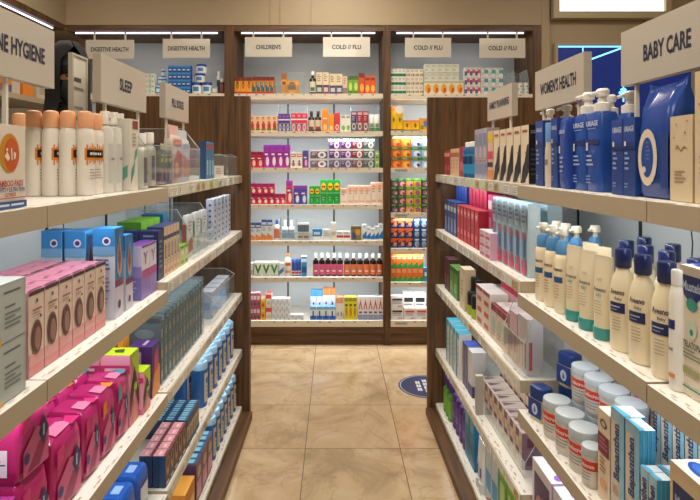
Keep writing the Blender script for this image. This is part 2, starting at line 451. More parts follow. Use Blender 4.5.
# bay along the side wall, seen above the hygiene sign
root = link('wall_shelving_bay', None); put(root, 'dark wood side-wall bay behind the HYGIENE sign', 'shelving')
def part(n, mb, r=None): return link(n, mb.mesh(n, False), r or root)
part('header', MB().box(-2.54, 1.2, 2.402, -2.06, WALLY - .006, 2.443, '@wood'))
part('plinth', MB().box(-2.54, 1.2, 0, -2.06, WALLY - .006, .135, '@wood'))
part('back_panel', MB().box(-2.545, 1.2, .135, -2.54, WALLY - .006, 2.402, 'c9bda6'))
part('light_strip', MB().box(-2.10, 1.3, 2.389, -2.09, WALLY - .12, 2.397, '@led'))
part('post', MB().box(-2.54, 1.16, 0, -2.056, 1.2, 2.443, '@wood'))
for z in (1.845, 1.56, 1.28, 1.0, .72, .44): part('shelf', MB().box(-2.538, 1.2, z - .036, -2.06, WALLY - .01, z, '@shelf'))
for i, (px, w, hh, c, a) in enumerate(((6, .11, .15, 'e8842a', 'orange carton with a purple base'), (16, .09, .13, 'cdbfae', 'greyish cream carton'), (28.5, .125, .145, 'ee8a1e', 'plain bright orange carton'), (44, .16, .13, 'd8c9b0', 'wide cream carton with thin lines'))):
    Y = F * 2.075 / (VX - px)
    sp = S(c, ('r', 'F', 0, 0, 1, .3, '5f5283') if i == 0 else ('l', 'F', .12, .2, .9, .85, 6, 'a8997f') if i == 3 else ('l', 'F', .12, .6, .9, .85, 2, '8c6a50'))
    o = inst(('carton', carton(w, .1, hh, sp, 'carton')), (-2.075 - .05, Y, 1.846), R(90), a + ' on the side wall shelf below the HYGIENE sign', 'carton')

# ------------------------------------------------------------------ lit panels on the back wall
root = link('lightbox', None); put(root, 'bright white backlit panel in a beige frame high on the back wall', 'light box')
xa, xb_, z0 = px_x(557), px_x(662), px_z(13)
part('frame', MB().box(xa - .045, WALLY - .05, z0 - .05, xa, WALLY + .018, 2.9, 'b3a183').box(xb_, WALLY - .05, z0 - .05, xb_ + .045, WALLY + .018, 2.9, 'b3a183').box(xa, WALLY - .05, z0 - .05, xb_, WALLY + .018, z0, 'b3a183').box(xa, WALLY - .05, 2.86, xb_, WALLY + .018, 2.9, 'b3a183'), root)
part('panel', MB().box(xa, WALLY - .02, z0, xb_, WALLY + .018, 2.86, '@lightbox'), root)
root = link('wall_screen', None); put(root, 'dark blue lit wall panel with pale cyan lines beside the BABY CARE sign', 'screen')
xa, xb_, z1, z0 = px_x(556.5), px_x(690), px_z(46), 1.55
part('frame', MB().box(xa - .02, WALLY - .03, z0, xa, WALLY + .018, z1 + .02, 'a99a82').box(xa, WALLY - .03, z1, xb_, WALLY + .018, z1 + .02, 'a99a82').box(xb_, WALLY - .03, z0, xb_ + .02, WALLY + .018, z1 + .02, 'a99a82').box(xa, WALLY - .03, z0 - .02, xb_, WALLY + .018, z0, 'a99a82'), root)
mb = MB().box(xa, WALLY - .012, z0, xb_, WALLY + .018, z1, '@bluelit')
def bar(x0, y0, x1, y1, t):
    a, b = Vector((px_x(x0), 0, px_z(y0))), Vector((px_x(x1), 0, px_z(y1))); n = (b - a).normalized(); q = Vector((-n.z, 0, n.x)) * t
    mb.poly([tuple(Vector((p.x, WALLY - .0135, p.z))) for p in (a - q, b - q, b + q, a + q)], '@cyanlit')
bar(557, 47, 689, 47, .006); bar(582, 47, 582, 52, .004); bar(557, 70, 589, 60, .003); bar(589, 60, 626, 46.5, .006)
cx, cy = 622.5, 93
for k in range(6):
    t = k * math.pi / 3; bar(cx - 4.5 * math.cos(t), cy - 4.5 * math.sin(t), cx + 4.5 * math.cos(t), cy + 4.5 * math.sin(t), .008)
bar(622.5, 84, 622.5, 102, .006)
part('display', mb, root)

# ------------------------------------------------------------------ signs
def sign_mesh(w, h, t, txt, th, dv=.5, maxw=.8, mat='@sign'):
    mb = MB().box(-w/2, -t/2, 0, w/2, t/2, h, mat)
    mb.plane_text(txt, (0, -t/2 - .0008, h * dv), (1,0,0), (0,0,1), th, '20243a', w * maxw)
    return mb.mesh('board', False)
def wall_sign(xa, xb, yt, yb, txt, label):
    mw = .78 if txt[0] == 'D' else .53 if txt[1] == 'H' else .62
    root = link('hanging_sign', None); Y = WALLY + .02
    k = F / Y; x0, x1, z0, z1 = (xa - VX) / k, (xb - VX) / k, H + (VY - yb) / k, H + (VY - yt) / k
    w = x1 - x0
    link('board', sign_mesh(w, z1 - z0, .012, txt, .032, .5, mw, '@wallsign'), root)
    for s in (-.32, .32):
        link('hanger', MB().box(s * w - .006, -.005, z1 - z0, s * w + .006, .005, 2.40 - z0, 'c9c6be').mesh('hanger', False), root)
    root.location = ((x0 + x1) / 2, Y, z0); put(root, label, 'sign')
wall_sign(86, 134, 40, 59, 'DIGESTIVE HEALTH', 'white DIGESTIVE HEALTH sign hanging partly behind the SLEEP sign')
wall_sign(163, 210, 39, 58, 'DIGESTIVE HEALTH', 'white DIGESTIVE HEALTH sign hanging above the stacked blue boxes')
wall_sign(245, 292, 37.3, 57, "CHILDREN'S", "white CHILDREN'S sign hanging in the middle wall bay")
wall_sign(323, 370, 37.3, 57, 'COLD // FLU', "white COLD FLU sign sharing a bay with the CHILDREN'S sign")
wall_sign(405, 451, 38, 57.5, 'COLD // FLU', 'white COLD FLU sign just past the centre post')
wall_sign(479.5, 525, 38.5, 58, 'COLD // FLU', 'white COLD FLU sign hanging beside the plain end wall')
def shelf_sign(side, Yc, ins, w, txt, th, label, z0, z1, dv=.5, maxw=.8, posts=(-.36, .36)):
    root = link('category_sign', None)
    b = sign_mesh(w, z1 - z0, .022, txt, th, dv, maxw); link('board', b, root)
    zs = 1.3275 if side == 'L' else 1.331
    for s in posts:
        link('post', MB().box(s * w - .004, -.004, zs - z0 + .002, s * w + .004, .004, 0, 'd9d5cb').mesh('post', False), root)
    root.location = at(side, Yc, ins, z0); root.rotation_euler = (0, 0, ROT[side]); put(root, label, 'sign')
shelf_sign('L', 1.03, .118, .33, 'FEMININE HYGIENE', .032, 'cream FEMININE HYGIENE sign over the spray cans', 1.565, 1.694, .50, .76, (-.36, .02))
shelf_sign('L', 1.595, .118, .335, 'SLEEP', .034, 'cream SLEEP sign on posts above the clear spray bottles', 1.563, 1.694, .5, .28)
shelf_sign('L', 2.105, .118, .30, 'PILL BOXES', .030, 'small cream PILL BOXES sign above the clear display tray', 1.565, 1.694, .5, .5)
shelf_sign('R', 1.13, .13, .345, 'BABY CARE', .036, 'cream BABY CARE sign behind the blue pouches', 1.585, 1.717, .48, .46)
shelf_sign('R', 1.575, .09, .33, "WOMEN'S HEALTH", .035, "cream WOMEN'S HEALTH sign above the blue pump bottles", 1.568, 1.694, .5, .74)
shelf_sign('R', 2.11, .09, .30, 'FAMILY PLANNING', .028, 'cream FAMILY PLANNING sign above the black and cream cartons', 1.573, 1.694, .5, .8)

# ------------------------------------------------------------------ the two aisle shelving units
def gondola(side):
    root = link('aisle_shelving_unit', None)
    k, c = KX[side]; sgn = 1 if side == 'L' else -1
    # local x runs along the shelf: away from the camera on the hygiene side, towards it on the other; local y runs into the shelf
    def X(Y): return Y * sgn * math.sqrt(1 + k * k)
    def part(n, mb, par=None): return link(n, mb.mesh(n, False), par or root)
    def bx(mb, Y0, Y1, y0, y1, z0, z1, mat, **kw):
        a, b = sorted((X(Y0), X(Y1))); return mb.box(a, y0, z0, b, y1, z1, mat, **kw)
    b = MODY[side]; Yend = b[3]; DP = .375
    dy = .0 if side == 'L' else -.004
    part('end_panel', bx(MB(), Yend, Yend + .045, -.043, .80, 0, 1.76, '@wood'))
    part('back_panel', bx(MB(), b[0], Yend - .001, DP, DP + .03, .0, 1.29, '@panel'))
    up = MB()
    for Y in (.62, b[1], 1.31, b[2], 2.06, 2.47, Yend - .06): bx(up, Y - .006, Y + .006, DP - .004, DP, .12, 1.27, '2c2e30')
    part('upright_rail', up)
    part('plinth', bx(MB(), b[0], Yend - .001, -.058, DP, 0, .035 if side == 'R' else .04, '@woodh'))
    Zs = ZL if side == 'L' else ZR
    for m in (1, 2, 3):
        Y0, Y1 = b[m - 1] + .0015, b[m] - .0015
        for lv in range(5):
            z = Zs[m][lv]; fr = (0 if m == 3 else (-.004 if side == 'L' else -.012))
            th = .040 if lv < 4 else .024
            rnd = random.Random(lv * 10 + m)
            ye = DP - .006 if not (lv == 0) else DP + .03
            mb = bx(MB(), Y0, Y1, fr, ye, z - th, z, '@shelf', top='@shelftop')
            # speckled ticket strip lying along the front of the board
            Y = Y0 + .01
            while Y < Y1 - .03:
                w = rnd.uniform(.006, .022); a, bb = sorted((X(Y), X(Y + w))); y = fr + rnd.uniform(.002, .020); hh = rnd.uniform(.002, .007)
                mb.poly([(a, y, z + .0006), (bb, y, z + .0006), (bb, y + hh, z + .0006), (a, y + hh, z + .0006)], rnd.choice(['b9b6b0', 'cfccc6', '9c9890', 'c4a58f', 'd9d7d2']))
                Y += w * .6 + rnd.uniform(.002, .016)
            s = part('shelf', mb)
            if m == 3:                                        # clear ticket rail with paper tickets
                rl = bx(MB(), Y0 + .004, Y1 - .004, fr - .004, fr - .0005, z - th + .003, z - .002, 'd3cfbf:.12')
                Y = Y0 + .02
                while Y < Y1 - .06:
                    w = rnd.choice([.03, .035, .05]); a, bb = sorted((X(Y), X(Y + w)))
                    col = rnd.choice(['f0eee8', 'e6e1d4', 'd9cdb4', 'c9a35c', 'efece4'])
                    rl.poly([(a, fr - .0046, z - th + .007), (bb, fr - .0046, z - th + .007), (bb, fr - .0046, z - .007), (a, fr - .0046, z - .007)], col)
                    for q in range(3):
                        zz = z - .012 - q * .007; rl.poly([(a + .003, fr - .005, zz - .003), (bb - .006 - q * .004, fr - .005, zz - .003), (bb - .006 - q * .004, fr - .005, zz), (a + .003, fr - .005, zz)], '8a857c')
                    Y += w + rnd.uniform(.004, .09)
                if side == 'L' and lv == 0:                   # a small green leaf ticket
                    a = X(2.33); rl.poly([(a, fr - .0048, z - .034), (a + .035, fr - .0048, z - .028), (a + .05, fr - .0048, z - .006), (a + .012, fr - .0048, z - .012)], '5d9a52')
                link('ticket_rail', rl.mesh('ticket_rail', False), s)
    root.location = (c, 0, 0); root.rotation_euler = (0, 0, ROT[side])
    put(root, 'cream aisle shelving with dark wood end panel, ' + ('topped by the FEMININE HYGIENE sign' if side == 'L' else 'topped by the BABY CARE sign'), 'shelving')
gondola('L'); gondola('R')

# wire hooks hanging under the top shelf
for side, px, n in (('L', 76, 'beside the blue sleep cartons'), ('R', 668, 'above the navy-capped lotion bottles')):
    Y = yof(side, px, .30); z = (1.28 if side == 'L' else 1.287)
    mb = MB().tube([(0, 0, -.001), (.004, 0, -.03), (.016, 0, -.06), (.022, 0, -.10), (.018, 0, -.15)], .0018, '2a2c2e', 6)
    o = inst(('hanging_wire', mb.mesh('hanging_wire')), at(side, Y, .35, z), ROT[side], 'thin dark wire hanging under the top shelf ' + n, 'wire')

# ------------------------------------------------------------------ person behind the hygiene shelving
def person():
    # one continuous body: skeleton grown by a skin modifier; hands rest inside the jacket pockets
    V = {'pel': (0,0,.98), 'spine': (0,-.01,1.18), 'chest': (0,-.015,1.42), 'neck': (0,0,1.60), 'head0': (0,.02,1.70), 'head1': (0,.03,1.80), 'head2': (0,.02,1.875)}
    Rd = {'pel': (.16,.12), 'spine': (.15,.115), 'chest': (.17,.12), 'neck': (.06,.06), 'head0': (.068,.085), 'head1': (.076,.095), 'head2': (.05,.06)}
    E = [('pel','spine'),('spine','chest'),('chest','neck'),('neck','head0'),('head0','head1'),('head1','head2')]
    for s, t in ((-1,'a'),(1,'b')):
        V.update({'hip'+t:(s*.10,0,.90),'knee'+t:(s*.105,-.01,.50),'ank'+t:(s*.105,.02,.09),'toe'+t:(s*.12,-.13,.045),
                  'sh'+t:(s*.175,0,1.50),'el'+t:(s*.235,.05,1.24),'wr'+t:(s*.22,-.09,1.02),'hand'+t:(s*.17,-.13,.98)})
        Rd.update({'hip'+t:(.095,.10),'knee'+t:(.062,.065),'ank'+t:(.045,.05),'toe'+t:(.045,.035),'sh'+t:(.075,.075),'el'+t:(.052,.055),'wr'+t:(.042,.042),'hand'+t:(.045,.03)})
        E += [('pel','hip'+t),('hip'+t,'knee'+t),('knee'+t,'ank'+t),('ank'+t,'toe'+t),('chest','sh'+t),('sh'+t,'el'+t),('el'+t,'wr'+t),('wr'+t,'hand'+t)]
    ks = list(V); me = D.meshes.new('person'); me.from_pydata([V[k] for k in ks], [(ks.index(a), ks.index(b)) for a, b in E], [])
    o = link('person', me)
    o.modifiers.new('skin', 'SKIN'); sub = o.modifiers.new('smooth', 'SUBSURF'); sub.levels = 2; sub.render_levels = 2
    lay = me.skin_vertices[0].data if me.skin_vertices else None
    if lay is None:
        bpy.context.view_layer.objects.active = o; bpy.ops.mesh.customdata_skin_add(); lay = me.skin_vertices[0].data
    for i, k in enumerate(ks): lay[i].radius = Rd[k]; lay[i].use_root = (k == 'pel')
    dg = bpy.context.evaluated_depsgraph_get(); dg.update()
    nm = D.meshes.new_from_object(o.evaluated_get(dg)); o.modifiers.clear(); o.data = nm
    nm.materials.clear(); nm.materials.append(M('@black')); nm.materials.append(M('@skin'))
    for p in nm.polygons:
        c = p.center
        if 1.655 < c.z < 1.79 and c.y < -.02: p.material_index = 1
    nm.shade_smooth()
    # hood, face mask, eyes
    def part(n, mb): return link(n, mb.mesh(n), o)
    hood = MB(); n = 20; rings = []
    for j, (z, rx, ry, cy) in enumerate(((1.56,.14,.12,.02),(1.62,.115,.115,.03),(1.68,.098,.125,.035),(1.75,.104,.135,.035),(1.84,.10,.128,.035),(1.905,.08,.098,.03),(1.937,.045,.055,.03),(1.945,.012,.014,.03))):
        r = []
        for i in range(n + 1):
            t = math.pi * (-.5) + R(38) + (2 * math.pi - 2 * R(38)) * i / n if z < 1.85 else -math.pi / 2 + R(2) + (2 * math.pi - R(4)) * i / n
            w = 1 + .03 * math.sin(j * 3.1 + i * .5)
            r.append((rx * w * math.cos(t), cy + ry * w * math.sin(t), z))
        rings.append(r)
    b = len(hood.v)
    for r in rings: hood.v += r
    for j in range(len(rings) - 1):
        for i in range(n): hood.f.append((j*(n+1)+i, j*(n+1)+i+1, (j+1)*(n+1)+i+1, (j+1)*(n+1)+i)); hood.m.append('@black')
    part('hood', hood)
    part('face_mask', MB().loft([(1.655,.04,.05,2.4,0,-.04),(1.68,.062,.06,2.4,0,-.035),(1.725,.067,.068,2.4,0,-.03),(1.752,.060,.064,2.4,0,-.028)], '1b1b1e', 20))
    part('headband', MB().loft([(1.783,.072,.088,2,0,.018),(1.82,.082,.103,2,0,.02),(1.88,.06,.07,2,0,.025)], '@black', 20))
    for s in (-1, 1):
        part('eye', MB().loft([(1.766,.004,.003,2,s*.03,-.066),(1.771,.011,.006,2,s*.03,-.068),(1.776,.004,.003,2,s*.03,-.066)], '2a1a12', 12))
    part('nose', MB().loft([(1.745,.012,.02,2,0,-.075),(1.772,.007,.01,2,0,-.068)], '@skin', 10))
    o.location = (-1.215, 2.43, .005); o.rotation_euler = (0, 0, R(42)); o.scale = (.92, .92, 1.005)
    put(o, 'person in black hooded jacket and black face mask standing behind the shelving', 'person')
person()

# framed info stand on the top shelf
root = link('poster_stand', None)
w, h = .085, .368
link('frame', MB().box(-w/2, 0, 0, -w/2 + .006, .012, h, 'b9b4a6').box(w/2 - .006, 0, 0, w/2, .012, h, 'b9b4a6').box(-w/2 + .006, 0, h - .006, w/2 - .006, .012, h, 'b9b4a6').box(-w/2 + .006, 0, 0, w/2 - .006, .012, .006, 'b9b4a6').mesh('frame', False), root)
mb = MB().box(-w/2 + .006, .003, .006, w/2 - .006, .010, h - .006, 'd8d2c4')
P = lambda u, v: (-w/2 + u*w, .0022, v*h)
for (u0, v0, u1, v1, c) in ((.15,.80,.6,.83,'5a5148'),(.15,.74,.75,.76,'8d8376'),(.15,.60,.7,.62,'8d8376'),(.15,.52,.85,.55,'7d6f66'),(.5,.45,.85,.58,'c77f76'),(.15,.36,.85,.41,'4a423c'),(.15,.22,.55,.30,'8a4d46')):
    mb.poly([P(u0,v0),P(u1,v0),P(u1,v1),P(u0,v1)], c)
link('poster', mb.mesh('poster', False), root)
link('foot', MB().box(-w/2, -.03, 0, w/2, -.001, .004, '@acrylic').box(-w/2, .0125, 0, w/2, .05, .004, '@acrylic').mesh('foot', False), root)
root.location = at('L', 1.44, .168, ZL[2][0] + .001); root.rotation_euler = (0, 0, ROT['L']); put(root, 'upright framed information card standing before the person in black', 'poster stand')

# ------------------------------------------------------------------ lights
def area(x, y, z, sx, sy, e, col, rot=(0,0,0)):
    l = D.lights.new('lamp', 'AREA'); l.shape = 'RECTANGLE'; l.size = sx; l.size_y = sy; l.energy = e; l.color = col
    o = link('lamp', l); o.location = (x, y, z); o.rotation_euler = rot; return o
WARM, COOL = (1, .90, .76), (.93, .97, 1)
for y in (-.9, .7, 2.0, 3.3):
    area(0.0, y, 2.93, .6, .6, 17, WARM)
for x, y in ((-1.7, 1.5), (1.9, 1.5), (-1.7, 3.0), (1.9, 3.0)):
    area(x, y, 2.93, .5, .5, 7, WARM)
for code, xa, xb in (('L', -2.0, xp1a), ('M', xp1b, xp2a), ('R', xp2b, xend)):
    for i, yb in enumerate(ZB[code][:6]):
        area((xa + xb) / 2, WALLY + .014, px_z(yb) - .042, (xb - xa) * .94, .016, 1.9, COOL, (R(30), 0, 0))
    area((xa + xb) / 2, WALLY + .06, 2.38, (xb - xa) * .92, .02, 1.0, COOL, (R(20), 0, 0))
for side in 'LR':  # lamps added under the aisle shelves to brighten their insides; no fixtures built
    for m in (1, 2, 3):
        Y0, Y1 = MODY[side][m-1], MODY[side][m]
        for lv in range(4):
            z = (ZL if side == 'L' else ZR)[m][lv] - .046
            area(*at(side, (Y0 + Y1) / 2, .03, z), (Y1 - Y0) * .94, .016, (.65 if m == 3 else 1.0) * (Y1 - Y0), (.93, .97, 1), (R(50), 0, ROT[side]))
w = D.worlds.new('room_air'); SC.world = w; w.use_nodes = True
w.node_tree.nodes['Background'].inputs[0].default_value = (1, .9, .75, 1); w.node_tree.nodes['Background'].inputs[1].default_value = .05
SC.view_settings.view_transform = 'Standard'; SC.view_settings.look = 'None'; SC.view_settings.gamma = 1; SC.view_settings.use_curve_mapping = False
SC.view_settings.exposure = 0.22
SC.cycles.max_bounces = 8; SC.cycles.transparent_max_bounces = 12; SC.cycles.sample_clamp_indirect = 4.0
# ================================================================== goods on the wall bays
def r(f, u0, v0, u1, v1, c): return ('r', f, u0, v0, u1, v1, c)
def e(f, cu, cv, ru, rv, c): return ('e', f, cu, cv, ru, rv, c)
def t(f, txt, cu, cv, h, c, rot=0, mw=None): return ('t', f, txt, cu, cv, h, c, rot, mw)
def ln(f, u0, v0, u1, v1, n, c): return ('l', f, u0, v0, u1, v1, n, c)
def pg(f, pts, c): return ('p', f, pts, c)
def bottle(name, body, cap, label=None, neck=.45, capf=.16, bodyf=.74, text=None, capr=.5, lab=(.1, .62), oval=1.0, accents=()):
    """plain bottle: body with shoulder, cap, wrapped label; sizes from w, d, h"""
    def f(w, d, h):
        rx = min(w, .9) / 2; ry = rx * oval
        zb_ = h * bodyf; zc = h * (1 - capf)
        B = MB().loft([(0, rx*.92, ry*.92), (h*.02, rx, ry), (zb_*.9, rx, ry), (zb_*.97, rx*.9, ry*.9), (zb_*1.02, rx*neck, ry*neck), (zc, rx*neck, ry*neck)], body, 18)
        parts = [('body', B.mesh('body'))]
        cr = rx * capr
        K = MB().lathe([(cr, zc - .001), (cr, h*.985), (cr*.9, h)], cap, 16)
        parts.append(('cap', K.mesh('cap')))
        if label:
            L = MB(); z0, z1 = zb_ * lab[0] / .8, zb_ * lab[1] / .8
            L.wrap_rect(-rx, rx, z0, z1, rx, ry, label, n=12)
            for (a, b, c2, d2, col) in accents: L.wrap_rect(rx*a, rx*b, z0 + (z1-z0)*c2, z0 + (z1-z0)*d2, rx, ry, col, .0011, 8)
            if text: L.wrap_text(text[0], 0, z0 + (z1 - z0) * text[1], text[2], rx, ry, text[3], rx * 1.7, .0016)
            parts.append(('label', L.mesh('label')))
        return (name, parts)
    return f
def tub(name, body, lid, label=None, lidf=.25):
    def f(w, d, h):
        rr = w / 2; zl = h * (1 - lidf)
        parts = [('body', MB().lathe([(rr*.93, 0), (rr*.96, h*.02), (rr*.97, zl)], body, 18).mesh('body')),
                 ('lid', MB().lathe([(rr, zl), (rr, h*.97), (rr*.95, h)], lid, 18).mesh('lid'))]
        if label:
            L = MB(); L.wrap_rect(-rr, rr, h*.12, zl*.9, rr*.975, rr*.975, 'f2f2ee', n=12); L.wrap_rect(-rr*.55, rr*.55, h*.2, zl*.8, rr*.975, rr*.975, label, .0012)
            parts.append(('label', L.mesh('label')))
        return (name, parts)
    return f
def tube_up(name, body, cap, accents=(), capf=.12):
    """squeeze tube standing on its cap: round at the foot, flat crimp at the top"""
    def f(w, d, h):
        rx = w / 2; ry = min(d / 2, rx)
        B = MB().loft([(h*capf, rx*.93, ry*.93), (h*.5, rx*.97, ry*.75, 2.3), (h*.8, rx, ry*.4, 2.6), (h*.95, rx, ry*.1, 4), (h, rx, ry*.08, 4)], body, 18)
        for (u0, v0, u1, v1, col) in accents: B.wrap_rect(rx*u0, rx*u1, h*v0, h*v1, rx, ry*.9, col, .002)
        K = MB().lathe([(rx*.9, 0), (rx*.95, .002), (rx*.95, h*capf)], cap, 18)
        return (name, [('body', B.mesh('body')), ('cap', K.mesh('cap'))])
    return f
def bins(name, w, d, h, div=0, lip=.35):
    """clear tray: floor, back, two ends, low front, dividers"""
    th = .0025
    parts = [('back_panel', MB().box(-w/2, d/2 - th, .0005, w/2, d/2, h, '@acrylic').mesh('back_panel', False)),
             ('front_panel', MB().box(-w/2, -d/2, th, w/2, -d/2 + th, h*lip, '@acrylic').mesh('front_panel', False))]
    ed = MB()
    for x in (-w/2 + th/2, w/2 - th/2): ed.tube([(x, -d/2 + th, h*lip), (x, -d/2 + d*.25, h), (x, d/2, h)], .0014, '@edge', 6)
    for y, z in ((-d/2 + th/2, h*lip), (d/2 - th/2, h)): ed.tube([(-w/2, y, z), (w/2, y, z)], .0014, '@edge', 6)
    parts.append(('rim', ed.mesh('rim')))
    for x in [-w/2 + th/2, w/2 - th/2] + [-w/2 + w*(k+1)/(div+1) for k in range(div)]:
        mb = MB(); mb.poly([(x-th/2, -d/2+th, th), (x-th/2, d/2-th, th), (x-th/2, d/2-th, h), (x-th/2, -d/2+d*.25, h), (x-th/2, -d/2+th, h*lip)], '@acrylic')
        mb.poly([(x+th/2, -d/2+th, th), (x+th/2, -d/2+th, h*lip), (x+th/2, -d/2+d*.25, h), (x+th/2, d/2-th, h), (x+th/2, d/2-th, th)], '@acrylic')
        parts.append(('divider', mb.mesh('divider', False)))
    return (name, parts)

# ---- digestive bay, top shelf
brow('L', 0, 142, 154.5, 2, 73.5, S('e9ebe6', r('F', .1, .1, .5, .9, 'b7cdb4'), r('F', .6, .3, .9, .6, '8fb391')), 'tablet_carton', 'white and green small carton', 'carton', 4)
for i, (px, yb, dz) in enumerate(((157, 93.3, 0), (161.5, 93.3, 0), (159, 84.8, .0), (163, 84.8, 0), (161.5, 76.3, 0))):
    lv = (0, 0, 1, 1, 2)[i]
    rr = .0155; hh = .066
    mb = [('body', MB().lathe([(rr, 0), (rr, hh * .8)], '2f7fc4', 14).lathe([(rr+.0004, hh*.2), (rr+.0004, hh*.6)], 'cfe2ee', 14).mesh('body')), ('lid', MB().lathe([(rr*1.03, hh*.8), (rr*1.03, hh*.97)], 'dfe9ef', 14).mesh('lid'))]
    inst(('pill_tub', mb), ((px - VX) / FB, WALLY + .05 + .006 * i, zb('L', 0) + .0015 + lv * hh * .985), 0, f'small blue and white tub, {ORD[i+1]} in a loose pile, top shelf, digestive-sign bay', 'tub', 'small blue and white tubs')
brow('L', 0, 168, 190.5, 5, 65.3, S({'F': '1f5fae', 'T': '3a86cc'}, r('F', 0, .72, 1, 1, '3d8fd6'), r('F', .2, .3, .8, .45, 'e0ecf4'), e('F', .5, .16, .3, .1, '123b80')), 'sachet_carton', 'blue sachet carton', 'carton', 4)
brow('L', 0, 190.8, 211.5, 2, 82, S('ffffff'), 'powder_tub', 'white powder tub with navy lid', 'tub', 1, parts=tub('powder_tub', 'e9eef0', '1b3fa0', '3f87c9'))
z2 = zb('L', 0) + .0012 + (93.3 - 82) / FB
for px, lev, what in ((199, 0, 'middle'), (200.5, 1, 'uppermost')):
    inst(tub('powder_tub', 'e9eef0', '1b3fa0', '3f87c9')(.078, .06, .07), ((px - VX) / FB, WALLY + .06, z2 + lev * .071), 0, f'white powder tub with navy lid, {what} of its pile, digestive-sign bay', 'tub')
brow('L', 0, 211.7, 217.5, 1, 86, S({'F': '9aa4a4', 'T': 'c9d0d0'}, r('F', .1, .2, .9, .7, 'd5dada')), 'small_carton', 'small grey carton beside the navy-lidded tubs', 'carton')
brow('L', 0, 214, 219.2, 1, 69, S(''), 'pill_bottle', 'tall white pill bottle with dark label', 'bottle', parts=bottle('pill_bottle', 'e8e8e2', 'f0efe9', '2c4b68', .6, .2, .8, capr=.7), ins=.09)
brow('L', 0, 218.5, 224.2, 1, 78, S(''), 'pill_bottle', 'short pill bottle with reddish label', 'bottle', parts=bottle('pill_bottle', '3a3238', 'efeeea', '8f4a50', .6, .22, .78, capr=.75))

# ---- children's bay -------------------------------------------------
bear = (r('F', 0, .78, 1, 1, '7b3026'), r('F', 0, 0, 1, .14, 'c0392b'), e('F', .5, .5, .3, .2, 'c7772a'), e('F', .5, .68, .2, .1, '96501f'))
brow('M', 0, 234.5, 252, 3, 77, S({'F': 'f0a330', 'T': 'd98a24'}, *bear), 'gummy_box', 'orange gummy box', 'carton')
brow('M', 0, 252.3, 274.5, 5, 76.5, S({'F': 'e0862c', 'T': '8c3b2b'}, r('F', 0, .15, .75, .5, '176d78'), r('F', .25, .4, 1, .7, '1b7f8a'), *bear[:2], e('F', .55, .55, .22, .16, 'e29a3a')), 'gummy_box', 'orange and teal gummy box', 'carton')
brow('M', 0, 281, 286.8, 1, 73, S({'F': 'eda53a'}, r('F', 0, .7, 1, 1, 'a9683e'), r('F', .2, .45, .8, .6, '7d4a36')), 'vitamin_box', 'tall orange vitamin box with brown top', 'carton')
brow('M', 0, 287, 299, 1, 80.5, S({'F': 'ee9f22'}, e('F', .42, .5, .34, .42, '8c6a66'), r('F', .15, 0, .7, .32, 'f2b44a'), r('F', .72, .5, 1, 1, 'f4ae33')), 'vitamin_box', 'wide orange vitamin box with a round mark', 'carton')
inst(bins('display_tray', .215, .19, .195), ((289.5 - VX) / FB, WALLY + .114, zb('M', 0) + .001), 0, "clear tray holding the two vitamin boxes, top shelf, children's-sign bay", 'display tray')
brow('M', 0, 309, 316, 1, 70.5, S(''), 'syrup_bottle', 'dark brown syrup bottle with white cap', 'bottle', parts=bottle('syrup_bottle', '@amber', '@white', 'd9dccb', .42, .17, .7, accents=((-.6, .6, .1, .45, '57714e'),)))
cr = lambda c: S('e8d8b4', r('F', 0, 0, 1, .42, c), r('F', .15, .1, .85, .3, 'cfc4c0'), ln('F', .15, .55, .85, .9, 4, '9c7f60'))
brow('M', 0, 316.3, 322.5, 1, 72, cr('2f4a34'), 'herbal_box', 'cream herbal box with dark green foot', 'carton')
brow('M', 0, 322.8, 329, 1, 72, cr('7d2350'), 'herbal_box', 'cream herbal box with plum foot', 'carton')
brow('M', 0, 329.5, 342.5, 2, 73.5, cr('3b3f66'), 'herbal_box', 'cream herbal box with navy foot', 'carton')
brow('M', 0, 342.8, 347.4, 1, 76, S('e3bfae', r('F', 0, 0, 1, .35, '8b7a73'), ln('F', .2, .5, .8, .9, 3, 'b5555a')), 'tablet_carton', 'pale pink carton beside green ones', 'carton')
brow('M', 0, 347.6, 358.4, 2, 75.5, S({'F': '6fae2e', 'T': '8fc94a'}, r('F', 0, .78, 1, 1, '3d6a26'), e('F', .55, .4, .32, .22, 'c9dd6a'), r('F', .1, .05, .9, .16, '3f7a2b')), 'tablet_carton', 'lime green carton', 'carton')
brow('M', 0, 358.6, 364.6, 1, 73, S({'F': 'd9481e', 'T': '5a2020'}, e('F', .55, .3, .35, .2, 'f4a63a'), r('F', 0, .8, 1, 1, '7a2320')), 'vitamin_carton', 'tall red-orange vitamin carton', 'carton')
brow('M', 0, 364.8, 375.6, 2, 75.5, S({'F': 'e25a1c', 'T': 'e8752c'}, e('F', .5, .3, .38, .2, 'f7b750'), r('F', .1, .75, .9, .9, '8e2c1a')), 'vitamin_carton', 'short red-orange vitamin carton', 'carton')
